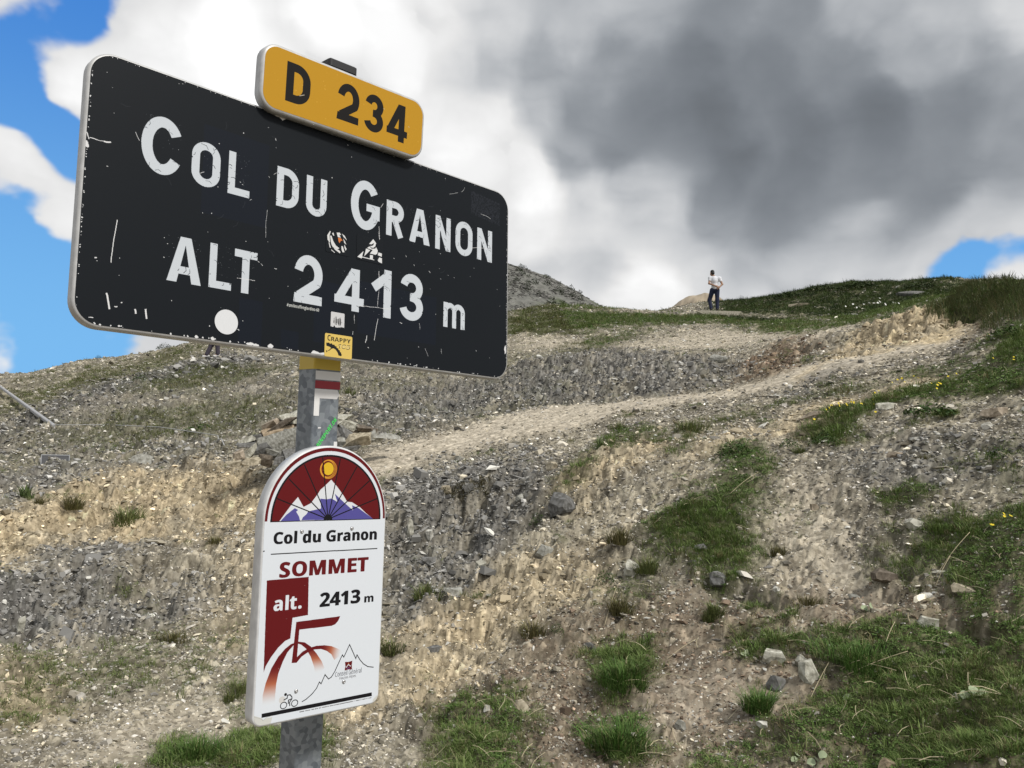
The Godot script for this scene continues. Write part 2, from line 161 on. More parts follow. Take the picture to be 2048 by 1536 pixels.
const ART := {  # outlines in mm on the panels
	'white_peaks': [41.5, 0.2, 55.7, -18.9, 71.5, -39.5, 87.7, -57.7, 104.3, -33.3, 123.8, -42.2, 141.9, -64.8, 148.8, -75.6, 157.6, -82.3, 178, -100.6, 195.9, -83.3, 215.7, -60.8, 227.4, -44.8, 241.6, -43.6, 266.1, -30.5, 286, -14.6, 307.7, 0],
	'left_slope': [44.3, 0.3, 58.8, -14.8, 80.7, -30.8, 89.6, -26.3, 85, -21.9, 93.5, -9.8, 96.5, -0.2],
	'right_slope': [100.5, -1.1, 103.8, -8.1, 113.6, -15.8, 117.6, -22.3, 152.9, -28.8, 149.5, -53.3, 168.3, -51.5, 181, -53.7, 198.7, -44.6, 190, -65.4, 221.3, -40.8, 245.7, -22.7, 242.3, -35.8, 263, -27.8, 286.1, -13.2, 309.4, 0.7],
	'spokes': [150.6, -155.6, 201.8, -154.6, 252, -135, 292.5, -99.3, 320.6, -53.3, 100.4, -137.3, 60.3, -102.1, 30.7, -54.8],
	'sun_disc': [168.3, -127.8, 145.4, -127.8, 167.4, -144.5],
	'panel_shape': [17.6, 138, 127.9, 137.1, 131.1, 229.2, 89.6, 231.7, 86.5, 279.8, 73, 284.2, 55.8, 297.7, 39.3, 316.8, 26.5, 336.1, 22, 350.4],
	'bar_shape': [100.2, 242.6, 222, 241.2, 216.9, 252.1, 208.6, 259.7, 198.8, 262.3, 109.5, 262, 106.3, 339.4, 93.3, 338.5],
	'rear_arc': [106.4, 326.8, 121.2, 315.2, 139.6, 308.5, 158.4, 306.1, 181, 307.5, 200.7, 312.1, 220.9, 321.3, 238, 332.6, 210.7, 347.2, 201.8, 332.2, 188.2, 322.2, 171.8, 315.5, 152.5, 314.2, 133.9, 319.5, 118.8, 327.1, 106.3, 339.4],
	'front_arc': [23.7, 432.3, 22.7, 402.8, 28.8, 375.4, 41.2, 343.4, 57.3, 319.1, 74.3, 302.6, 88.9, 293.6, 107.2, 289.9, 126.1, 294, 142.5, 305.6, 159.4, 324.1, 175, 345.3, 183.9, 362.8, 159.4, 379.8, 154.9, 356.2, 144, 330.3, 130.2, 309.5, 117, 298.4, 107.5, 294.5, 95.3, 297.7, 80.9, 311.5, 70.1, 331.4, 59.9, 357.8, 55.7, 382, 54.5, 407.7, 55.7, 433.7],
	'peak_line': [125.9, 434.1, 137.4, 429.8, 152.3, 420.2, 164.2, 408.7, 171.3, 394.4, 176.4, 399.7, 186.4, 379, 196.7, 391.1, 204.6, 387.6, 213.7, 375.2, 233.3, 337.6, 237.9, 343.8, 253.3, 314.8, 273.5, 352.1, 276.5, 343.1, 286.3, 357.1, 297, 368.4, 311.1, 377.4, 328.6, 381.2],
	'peeled_corner': [-2.4, 442.6, 22.7, 453.3, 28.3, 458.8, 35.8, 455.5, 50.2, 456.6, 46.6, 469.6, 11.6, 475.9, -0.4, 468.2],
	'rider_wheels': [77.8, 434.4, 86.1, 434.3, 106.8, 434, 115.7, 434.2, 81.6, 409.9, 85.3, 409.9],
	'rider_back': [77.3, 422, 86.2, 419.1, 86.8, 412.1, 93.9, 412.4, 99, 418.7, 99, 422.2, 89.9, 424.3, 90.1, 432.9],
	'rider_leg': [94.2, 438.7, 93.2, 429.5, 98.6, 423.3],
	'chainring': [598.7, 557.9, 603.1, 557.9, 606.6, 556.8, 610.4, 559.5, 615, 557.6, 617.8, 561, 623.6, 560.3, 625.2, 563.9, 629.6, 564, 630.6, 568, 635, 568.4, 635.9, 572.1, 640.4, 573.5, 640.6, 577.3, 644.3, 578.1, 644.5, 582, 646.8, 583.6, 644.8, 587.8, 636.6, 586.8, 633.3, 579.5, 627.8, 573.2, 621.1, 570.2, 615.7, 571.6, 611.1, 575.3, 607.6, 578.3, 607.8, 582.8, 600.6, 582.4, 598.9, 577.6, 604, 578.2, 607.5, 575.8, 613.8, 569.9, 608.6, 567.4, 599.8, 566],
	'crank_square': [603, 578.3, 607.8, 578.4, 607.2, 582.7, 602.4, 582.6],
	'triangle_left': [684.9, 317.8, 704.3, 298, 701.6, 307, 699.1, 319.4],
	'triangle_head': [721.3, 275.3, 734.4, 258.9, 744.4, 268.3, 742.7, 272.9, 736.2, 269, 730.1, 274.5],
	'triangle_ring': [724.1, 280.1, 729.3, 283.8, 736.8, 282.2, 742.8, 276.1, 741.9, 270.9, 736.2, 270, 735.8, 275.4, 730.3, 278.8],
	'triangle_arm': [712, 289.5, 725.8, 291.4, 706.8, 311.8],
	'triangle_body': [715, 287.8, 722.9, 281.4, 729.4, 286.4, 741.9, 283.8, 744.2, 279, 750.3, 287.4, 748.8, 296.2, 742.7, 300.7, 725, 300.6, 733.3, 289.3],
	'triangle_leg': [725.2, 304.3, 735.2, 303.8, 734.5, 316.2, 725, 315],
	'triangle_wheel': [750.9, 314, 755.6, 305, 764.6, 305.9, 765.2, 319.8, 753.6, 317.8],
	'triangle_wing': [753.1, 291.6, 764, 293.1, 763.8, 301.8, 750.3, 300.2],
	'triangle_bar': [698.8, 313.9, 739.5, 314.7, 739.6, 316.5, 699, 316.5],
	'round_mark_0': [598.9, 266.7, 601.3, 267.7, 597.7, 279.2, 600.2, 296.1, 598, 297.6, 592.4, 290.6, 591.3, 279.6],
	'round_mark_1': [599.4, 278.9, 604.1, 278.9, 609.3, 291.1, 618, 301.5, 628.9, 306.5, 623.2, 310.3, 608.9, 307.6, 603.3, 298.5],
	'round_mark_2': [603.9, 300.4, 608.9, 307.6, 628, 311.8, 632.9, 316, 630.7, 319.5, 616.2, 313.3],
	'round_mark_3': [595.6, 297.1, 599.2, 299.4, 603.2, 310.9, 599.7, 310.6],
	'round_mark_4': [604.5, 314.2, 616, 320.5, 614.3, 321.7, 604.7, 316.7],
	'round_mark_5': [604.9, 271.5, 609.5, 268.9, 612.2, 277.1, 608.7, 276.8],
	'round_mark_6': [618.8, 266.9, 628.2, 264.8, 633.2, 270.4, 627.3, 270.7, 632.3, 277.8, 622.9, 277.8],
	'round_mark_7': [634.8, 265.9, 643.9, 270.1, 651.6, 280.9, 640.5, 274],
	'round_mark_8': [638.9, 277.4, 645.8, 285.3, 649.8, 292.7, 643, 289],
	'round_mark_9': [634.5, 299.1, 639.3, 299.1, 644.7, 314, 638.8, 314.8, 635.6, 309.2],
	'round_mark_10': [643.2, 293.1, 650.9, 303.9, 648.1, 309.2, 644.2, 302.2],
	'orange_mark': [623.5, 278.7, 632.4, 278.8, 638, 284.9, 632.7, 285, 628.3, 293.2, 625.1, 287.7],
}
const STONES := [  # x, z, width, height, turn, tone, label
	[1.52, -4.15, 0.094, 0.139, 20, 'pale', "largest pale lichen-spotted rock standing in the lower grass"],
	[1.54, -4.32, 0.052, 0.074, 60, 'pale', "small pale stone leaning behind the largest lichen-spotted rock"],
	[1.42, -4.4, 0.11, 0.064, -20, 'pale', "pale wedge-shaped stone in the gravel beside the lichen-spotted rock"],
	[1.37, -4.18, 0.083, 0.072, 10, 'grey', "rounded blue-grey stone below the pale wedge-shaped stone"],
	[1.38, -5.41, 0.117, 0.082, 35, 'grey', "tilted grey slab under the thick green grass patch"],
	[0.88, -5.76, 0.129, 0.086, -25, 'pale', "flat pale slab beside a small grass tuft in mid slope"],
	[0.29, -6.22, 0.138, 0.092, -15, 'light', "angular light grey stone on the ochre edge of the dark bank"],
	[-0.83, -7.16, 0.062, 0.123, 5, 'pale', "upright pale oblong stone in the dark bank beside the cycling panel"],
	[-0.65, -7.08, 0.061, 0.087, 15, 'white', "small white stone in the dark bank next to the oblong stone"],
	[-0.59, -7.8, 0.095, 0.076, 0, 'cream', "cream stone under the hanging grass of the dark bank"],
	[0.43, -6.78, 0.224, 0.157, 20, 'dark', "big dark grey boulder beside the ochre streak"],
	[0.11, -7.35, 0.071, 0.063, 40, 'light', "light grey stone in the upper part of the dark bank"],
	[0.41, -7.79, 0.114, 0.085, -10, 'cream', "cream stone at the upper rim of the dark bank"],
	[0.11, -4.45, 0.085, 0.08, 30, 'cream', "broad cream stone in the grass at the lower middle"],
	[0.53, -5.01, 0.057, 0.088, -60, 'grey', "narrow grey slab standing at the edge of the lush grass"],
	[2.22, -4.37, 0.103, 0.066, 25, 'pale', "pale knobbly stone at the rim of the big green patch"],
	[2.58, -5.24, 0.107, 0.078, -10, 'pale', "pale blocky stone on gravel above the big green patch"],
	[2.5, -4.8, 0.112, 0.03, 5, 'pale', "long flat pale stone lying in the upper big green patch"],
	[2.45, -4.46, 0.112, 0.044, -15, 'cream', "flat cream stone in the middle of the big green patch"],
	[1.19, -3.81, 0.051, 0.028, 10, 'white', "small white stone in the lowest grass"],
	[1.54, -3.33, 0.075, 0.047, 0, 'orange', "orange-tinted stone at the very bottom of the slope"],
	[-0.37, -6.07, 0.12, 0.045, 12, 'light', "long light stone at the foot of the dark bank"],
	[3.29, -7.28, 0.165, 0.078, 8, 'pale', "pale flat stone below the yellow-flowered grass"],
	[2.83, -7.55, 0.205, 0.068, 6, 'peach', "peach-coloured flat rock above the yellow-flowered grass"],
	[3.6, -6.23, 0.079, 0.052, 0, 'white', "white stone on gravel near the upper grass edge"],
	[3.73, -6.38, 0.17, 0.063, 15, 'peach', "peach slab half buried near the upper grass edge"],
	[3.4, -13.61, 0.29, 0.154, -12, 'light', "light grey rock lump in the grey scree below the crest"],
	[3.38, -16.91, 0.168, 0.095, 0, 'cream', "small cream rock on the grey scree left of the rock lump"],
	[-4.62, -10.4, 0.207, 0.152, 18, 'light', "light grey boulder on the left slope above the ochre soil"],
	[-3.63, -9.69, 0.138, 0.075, 8, 'blue', "upper of two bluish stones bedded in the ochre bank"],
	[-4.54, -9.22, 0.137, 0.069, -5, 'blue', "lower of two bluish stones bedded in the ochre bank"],
	[-3.05, -5.31, 0.046, 0.099, 8, 'pale', "upright pale oblong stone in the dark hollow of the left slope"],
	[-2.95, -5.35, 0.049, 0.065, 30, 'white', "white stone in the dark hollow beside the oblong stone"],
	[-2.88, -5.34, 0.041, 0.041, 0, 'light', "smallest light stone in the dark hollow of the left slope"],
	[-2.77, -5.53, 0.058, 0.054, 10, 'cream', "cream stone at the lower rim of the dark hollow"],
	[-3.3, -6.15, 0.077, 0.065, -20, 'cream', "cream stone in the upper dark hollow of the left slope"],
	[-2.49, -6.47, 0.051, 0.038, 0, 'white', "white chip on the right rim of the dark hollow"],
	[1.67, -5.13, 0.04, 0.033, 0, 'white', "round white pebble below the thick green grass patch"],
	[1.09, -5.39, 0.041, 0.031, 20, 'white', "round white pebble in brown soil under the flat pale slab"],
	[1.46, -5.18, 0.073, 0.03, -10, 'dark', "dark flat slate left on gravel below the thick grass patch"],
	[2.22, -4.91, 0.132, 0.066, 5, 'brown', "brown lump of stones between gravel and the big green patch"],
	[1.97, -3.64, 0.031, 0.057, 15, 'white', "slim white stone standing in the darkest lower grass"],
	[1.08, -4.13, 0.027, 0.022, 0, 'white', "white pebble on the bare patch in the lower grass"],
	[0.87, -4.05, 0.058, 0.042, 20, 'light', "light stone at the lower edge of the bare patch"],
	[-0.16, -6.48, 0.087, 0.064, -30, 'light', "light stone with a flat top in the lower dark bank"],
	[-0.61, -6.64, 0.106, 0.065, 15, 'grey', "grey stone in the lower dark bank next to the white panel"],
	[-0.19, -6.28, 0.085, 0.054, 5, 'pale', "pale stone under the flat-topped stone of the dark bank"],
	[-0.02, -6.28, 0.039, 0.031, 0, 'white', "white chip at the foot of the dark bank"],
	[-0.45, -6.91, 0.085, 0.076, 50, 'light', "light stone in the middle of the crumbling dark bank"],
	[-0.16, -8.18, 0.099, 0.05, 0, 'grey', "grey stone near the top of the dark bank by the path"],
	[-0.54, -8.71, 0.085, 0.053, 0, 'light', "light chip on the lower edge of the dirt path"],
	[2.93, -6.29, 0.118, 0.042, 0, 'peach', "thin peach stone on the grey gravel of the upper slope"],
	[3.14, -6.36, 0.112, 0.043, 10, 'white', "thin white stone right under the small dark green cushion"],
	[2.22, -6.01, 0.062, 0.047, 0, 'peach', "peach stone alone on bare gravel in the upper slope"],
	[2.06, -4.92, 0.059, 0.029, 0, 'light', "light flat stone on the bare gravel strip"],
	[1.35, -5.77, 0.087, 0.043, 0, 'grey', "grey stone at the left foot of the thick grass patch"],
	[0.46, -4.33, 0.044, 0.028, 0, 'cream', "cream pebble on the bare soil between two lower tufts"],
	[-0.07, -4.47, 0.034, 0.034, 0, 'white', "white pebble in the lower middle grass"],
	[-0.43, -5.32, 0.087, 0.047, 25, 'grey', "grey stone on the pale soil beside the white panel"],
	[8.02, -32.73, 1.238, 0.351, 0, 'slab', "pale flat rock under the standing person"],
	[11.58, -28.3, 0.636, 0.187, 0, 'light', "weathered rock outcrop among the dark bushes on the crest"],
	[12.56, -36.1, 0.703, 0.211, 0, 'cream', "cream rock outcrop on the dark green rise behind the person"],
	[16.53, -34.27, 0.841, 0.234, 10, 'grey', "light rock slabs below the skyline next to the tall grass"],
]
const TUFTS := [  # x, z, width, height, kind, label
	[-3.61, -7.96, 0.331, 0.213, 'tuft', "green tuft in the middle of the left ochre bank"],
	[-4.95, -8.54, 0.264, 0.24, 'long', "long-leaved green plant above the left ochre bank"],
	[0.19, -5.31, 0.159, 0.132, 'dry', "half-dry tuft on bare soil right of the white panel"],
	[0.34, -5.27, 0.099, 0.072, 'herb', "small dark green cushion right of the half-dry tuft"],
	[0.83, -6.07, 0.18, 0.15, 'dry', "brownish tuft below the ochre streak"],
	[0.98, -5.71, 0.164, 0.142, 'tuft', "green tuft behind the flat pale slab"],
	[0.87, -7.96, 0.116, 0.214, 'long', "tall narrow tuft on the brow above the ochre streak"],
	[0.25, -6.78, 0.141, 0.149, 'herb', "dark green bush hugging the big dark boulder"],
	[-0.38, -7.7, 0.412, 0.206, 'hang', "grass sod hanging over the dark bank"],
	[-3.08, -15.65, 0.522, 0.271, 'tuft', "lone tuft on the scree beside the post"],
	[-0.56, -6.02, 0.172, 0.15, 'tuft', "tuft between the dark bank and the white panel"],
	[-0.7, -5.33, 0.135, 0.128, 'tuft', "tuft touching the lower edge of the white panel"],
	[0.67, -4.51, 0.259, 0.19, 'lush', "lush bright tuft inside the lower middle grass"],
	[1.29, -5.1, 0.117, 0.098, 'tuft', "small tuft among grey stones in mid slope"],
	[1.78, -4.16, 0.339, 0.17, 'lush', "largest lush tuft right of the lichen-spotted rock"],
	[0.57, -3.93, 0.205, 0.195, 'lush', "dark lush tuft near the bottom in the middle"],
	[1.8, -4.93, 0.174, 0.097, 'dry', "spiky half-dry tuft on the gravel strip"],
	[-1.42, -3.99, 0.192, 0.121, 'lush', "tuft at the lower left of the post"],
	[0.69, -5.73, 0.142, 0.107, 'herb', "leafy cushion left of the small mid slope tuft"],
	[1.83, -5.56, 0.143, 0.1, 'dry', "dry tuft at the lower right of the thick grass patch"],
	[0.74, -5.31, 0.166, 0.146, 'dry', "withered tuft above the standing grey slab"],
	[1.73, -7.96, 0.296, 0.148, 'tuft', "tuft in the grass strip under the dirt path"],
	[1.15, -8.69, 0.212, 0.106, 'tuft', "flat tuft growing on the dirt path"],
	[2.37, -7, 0.179, 0.081, 'herb', "low herb cushion left of the yellow-flowered grass"],
	[2.59, -6.79, 0.264, 0.114, 'herb', "dense cushion at the lower end of the yellow-flowered grass"],
	[1.92, -7.04, 0.31, 0.133, 'herb', "dense cushion at the top of the thick grass patch"],
	[2.4, -6.84, 0.105, 0.088, 'tuft', "thin tuft on bare gravel beside the low herb cushion"],
	[3.45, -6.79, 0.416, 0.102, 'herb', "long dark green cushion under the yellow-flowered grass"],
	[3.01, -6, 0.122, 0.081, 'dry', "small thistle-like tuft on the upper grey gravel"],
	[3.27, -5.51, 0.179, 0.093, 'herb', "herb cushion near the edge of the upper grey gravel"],
	[1.24, -4.02, 0.123, 0.149, 'lush', "thin-leaved tuft at the foot of the bare patch"],
	[1.25, -5.06, 0.097, 0.09, 'tuft', "lowest tuft of the grey stone row in mid slope"],
	[-2.6, -7.45, 0.145, 0.087, 'dry', "dry tuft at the right end of the left ochre bank"],
	[-4.21, -8.07, 0.222, 0.167, 'dry', "dead twiggy tuft on the left ochre bank"],
	[-4.65, -8.28, 0.197, 0.127, 'dry', "brown tuft at the left end of the ochre bank"],
	[-2.11, -5.4, 0.181, 0.087, 'dry', "withered tuft under the left dark hollow"],
	[-1.49, -4.82, 0.16, 0.109, 'tuft', "green tuft left of the white panel"],
	[-1.51, -4.72, 0.094, 0.069, 'tuft', "smaller tuft beside the green one left of the white panel"],
	[-14.59, -34.45, 0.682, 0.318, 'bush', "dark low bush on the left skyline under the black panel"],
	[-16.15, -32.1, 0.262, 0.196, 'bush', "tiny bush on the left skyline"],
	[-4.78, -12.77, 0.496, 0.132, 'herb', "dark cushion on the left slope above the pale cable"],
	[-9.84, -21.82, 0.377, 0.203, 'herb', "dark round cushion on the left slope"],
	[-5.94, -12.38, 0.216, 0.083, 'moss', "yellow-green cushion under the pale cable"],
	[-5.46, -14.19, 0.258, 0.092, 'moss', "yellow cushion above the pale cable"],
	[5.61, -10.56, 0.512, 0.483, 'clump', "tall grass overhanging the dirt bank at its left end"],
	[5.78, -10.18, 0.688, 0.602, 'clump', "tall grass overhanging the dark hollow of the bank"],
	[5.5, -9, 0.58, 0.542, 'clump', "tall grass on the bank at the picture edge"],
	[4.97, -8.31, 0.295, 0.13, 'herb', "low cushion on the turf in front of the overhanging grass"],
	[16.59, -44.58, 1.755, 0.351, 'bush', "dark green scrub on the skyline right of the person"],
	[17.94, -42.6, 2.274, 0.398, 'bush', "broad dark scrub on the skyline at the middle of the rise"],
	[18.24, -36.89, 1.518, 0.304, 'bush', "dark scrub on the skyline near the tall grass"],
	[14.88, -44.35, 1.724, 0.345, 'bush', "dark scrub below the skyline right of the person"],
]
const LEAF_PLANTS := [
	[1.61, -3.92, 0.053, 1, "single pale round leaf in the dark lower grass"],
	[1.97, -3.51, 0.086, 3, "broad pale leaves in the grass at the lower right"],
	[1.31, -4.52, 0.065, 2, "pale young leaf beside the wedge-shaped stone"],
	[2.04, -4.69, 0.082, 2, "pale upright leaf among the brown stones"],
	[1.24, -3.51, 0.058, 2, "pale leaves at the very bottom left of the orange-tinted stone"],
	[1.31, -3.47, 0.072, 3, "bunch of pale leaves at the very bottom edge"],
]
const STALKS := [
	[1.68, -4.16, 1.73, -4.06, 0.03, "short dry stalk crossing the largest lush tuft"],
	[1.68, -4.08, 1.94, -4.01, 0.03, "dry stalk lying level across the largest lush tuft"],
	[1.77, -4.18, 1.8, -3.83, 0.02, "dry stalk slanting down across the largest lush tuft"],
	[2.45, -4.75, 2.7, -4.84, 0.06, "straw leaning over the upper big green patch"],
	[1.48, -4.01, 1.63, -4.18, 0.02, "straw between the lichen-spotted rock and the lush tuft"],
	[1.68, -6.29, 2.17, -6.63, 0.05, "long straw leaning over the thick grass patch"],
	[0.63, -5.2, 0.76, -5.57, 0.05, "pale straw above the standing grey slab"],
	[1.27, -3.89, 1.33, -3.72, 0.04, "bent straw in the lowest grass"],
	[2.41, -4.67, 2.55, -4.78, 0.05, "short straw in the upper big green patch"],
	[1.97, -3.36, 1.92, -3.1, 0.05, "straw sloping down in the lower right grass"],
	[1.94, -4.24, 2.04, -4.36, 0.03, "short straw above the largest lush tuft"],
	[0.92, -4.72, 1.1, -4.77, 0.03, "straw at the right edge of the lower middle grass"],
]
const YELLOW_FLOWERS := [3.83, -8.07, 3.79, -8.02, 3.88, -8.05, 3.49, -7.84, 3.45, -7.83, 3.23, -7.84, 3.2, -7.79, 3.27, -7.5, 3.13, -7.39, 3.1, -7.45, 3.08, -7.56, 3.01, -7.58, 2.98, -7.62, 2.9, -7.55, 2.93, -7.58, 3.17, -7.29, 3.17, -7.15, 2.72, -7.29, 3.82, -7.41, 3.82, -7.37, 3.79, -7.25, 3.72, -7.2, 3.82, -7.45, 3.72, -7.87, 3.91, -7.98, 4.09, -7.75, 4.2, -7.81, 4.44, -7.58, 4.47, -7.47, 4.51, -7.39, 2.87, -4.77, 2.85, -4.77, 2.88, -4.8, 2.78, -4.75, 3.06, -7.53, 3.14, -7.43, 3.7, -7.95, 2.85, -7.38, 4.44, -7.34, 5.07, -8.69]
const WHITE_FLOWERS := [13.29, -32.48, 13.47, -32.77, 12.65, -30.38, 12.78, -30.41, 14.02, -32.9, 14.16, -32.75, 13.69, -31.32, 13.72, -30.96, 13.98, -31.37, 15.02, -33.79, 12.92, -28.03, 11.83, -25.23, 12.93, -32.09, 12.21, -27.02]
const CAIRN := [  # x, y, z, width, height, turn in the picture plane, tone
	[-2.52, -0.04, -8.75, 0.19, 0.1, 35, 'peach'],
	[-2.49, -0.08, -8.72, 0.34, 0.06, 37, 'brown'],
	[-2.32, 0.02, -8.86, 0.39, 0.12, 28, 'pale'],
	[-2.06, 0.04, -8.93, 0.5, 0.11, 0, 'pale'],
	[-1.77, 0.01, -8.95, 0.34, 0.07, -22, 'pale'],
	[-2.38, -0.23, -8.62, 0.35, 0.24, 24, 'light'],
	[-2.44, -0.11, -8.71, 0.34, 0.11, 14, 'orange'],
	[-2.72, -0.2, -8.56, 0.15, 0.05, 20, 'pale'],
	[-2.63, -0.18, -8.6, 0.11, 0.08, 10, 'grey'],
	[-2.68, -0.25, -8.52, 0.17, 0.05, 5, 'grey'],
	[-2.65, -0.33, -8.45, 0.16, 0.08, 48, 'pale'],
	[-2.74, -0.36, -8.4, 0.11, 0.08, 20, 'peach'],
	[-2.6, -0.41, -8.39, 0.19, 0.06, 8, 'cream'],
	[-2.48, -0.4, -8.44, 0.11, 0.1, -10, 'brown'],
	[-2.31, -0.38, -8.5, 0.16, 0.07, 10, 'grey'],
	[-2.54, -0.2, -8.61, 0.11, 0.08, 0, 'grey'],
	[-2.54, -0.29, -8.52, 0.18, 0.11, 20, 'dark'],
	[-2.17, -0.31, -8.59, 0.27, 0.14, 15, 'grey'],
	[-1.99, -0.23, -8.7, 0.32, 0.22, 0, 'dark'],
	[-2.03, -0.1, -8.81, 0.44, 0.13, 0, 'grey'],
	[-1.77, -0.12, -8.84, 0.19, 0.15, -38, 'grey'],
	[-1.79, -0.2, -8.77, 0.1, 0.11, -70, 'light'],
	[-1.61, -0.16, -8.83, 0.25, 0.13, 8, 'cream'],
	[-1.49, -0.14, -8.87, 0.1, 0.1, 30, 'light'],
	[-1.41, -0.16, -8.86, 0.08, 0.05, 0, 'pale'],
	[-1.57, -0.05, -8.94, 0.2, 0.08, -10, 'brown'],
	[-1.7, -0.07, -8.9, 0.13, 0.07, -15, 'brown'],
	[-1.3, -0.11, -8.92, 0.19, 0.04, -3, 'light'],
	[-2.16, -0.19, -8.71, 0.22, 0.16, 10, 'dark'],
	[-1.88, -0.3, -8.66, 0.21, 0.1, 0, 'grey'],
	[-1.68, -0.26, -8.73, 0.14, 0.06, 5, 'grey'],
	[-2.44, -0.32, -8.52, 0.13, 0.08, -15, 'light'],
	[-2.75, -0.44, -8.32, 0.12, 0.05, 5, 'cream'],
	[-2.28, -0.08, -8.77, 0.22, 0.11, 5, 'brown'],
	[-1.91, -0.03, -8.9, 0.22, 0.08, -8, 'cream'],
]
const SPOTS := {
	'watcher': Vector3(8.49, 5.21, -34.92),
	'walker': Vector3(-10.48, 2.15, -28.96),
	'rail_top': Vector3(-14.88, 0.67, -23.72),
	'rail_foot': Vector3(-7.78, -0.3, -14.09),
	'cable_a': Vector3(-7.73, -0.31, -14.03),
	'cable_b': Vector3(-6.67, -0.27, -13.79),
	'cable_c': Vector3(-5.56, -0.27, -13.14),
	'cable_d': Vector3(-4.27, -0.33, -11.8),
	'cable_e': Vector3(-4.06, -0.34, -11.53),
	'cable_f': Vector3(-3.7, -0.41, -10.76),
	'plaque': Vector3(-5.7, -0.69, -10.42),
	'cairn': Vector3(-2.09, -0.45, -8.93),
}
const HOLLOWS := [  # from x, z to x, z, radius, depth
	[-3.62, -9.72, -3.37, -9.45, 0.139, 0.16],
	[-4.55, -9.27, -4.24, -8.97, 0.138, 0.16],
	[-2.98, -9.21, -2.78, -8.92, 0.104, 0.12],
	[-0.57, -7.54, -0.26, -7.58, 0.101, 0.12],
	[-0.66, -7.16, -0.03, -7.42, 0.07, 0.1],
	[-0.83, -6.58, -0.07, -7.23, 0.07, 0.1],
	[-0.41, -6.23, 0.27, -6.86, 0.07, 0.09],
	[-0.05, -6.59, 0.41, -7.22, 0.07, 0.08],
	[0.78, -7.71, 1.47, -8.13, 0.07, 0.07],
	[0.51, -6.65, 0.76, -6.87, 0.07, 0.08],
	[1.52, -5.18, 1.65, -5.01, 0.07, 0.1],
	[1.33, -5.39, 1.53, -5.2, 0.07, 0.07],
	[2.29, -4.33, 2.32, -3.91, 0.07, 0.14],
	[5.64, -10.55, 5.68, -10.02, 0.113, 0.35],
	[-3.21, -5.68, -2.78, -5.45, 0.071, 0.12],
	[-3.24, -6.24, -3.08, -6.69, 0.07, 0.1],
	[3.71, -11.43, 4.18, -11.48, 0.08, 0.12],
	[4.6, -10.59, 4.82, -10.25, 0.077, 0.1],
	[-4.1, -7.49, -3.91, -8.29, 0.07, 0.07],
	[-3.58, -8.12, -3.16, -8.82, 0.07, 0.08],
	[-1.35, -5.12, -0.79, -5.43, 0.07, 0.06],
	[-0.67, -5.27, -0.15, -5.58, 0.07, 0.07],
	[-0.55, -5.59, -0.26, -5.76, 0.07, 0.08],
	[0.78, -7.51, 0.11, -6.39, 0.5, -0.07],
	[0.8, -6.85, -0.24, -5.33, 0.6, -0.05],
	[-0.64, -6.96, -0.24, -7.33, 0.75, 0.15],
	[-3.25, -5.81, -2.64, -6.59, 0.8, 0.13],
	[-4.49, -7.84, -3.12, -9.64, 0.5, -0.06],
	[4.47, -11.79, 5.58, -10.87, 0.5, -0.12],
	[1.16, -6.09, 1.85, -6.61, 0.5, -0.05],
	[-0.02, -5.53, -0.39, -4.69, 0.4, 0.1],
	[2.13, -6.04, 2.07, -5.01, 0.5, 0.08],
]
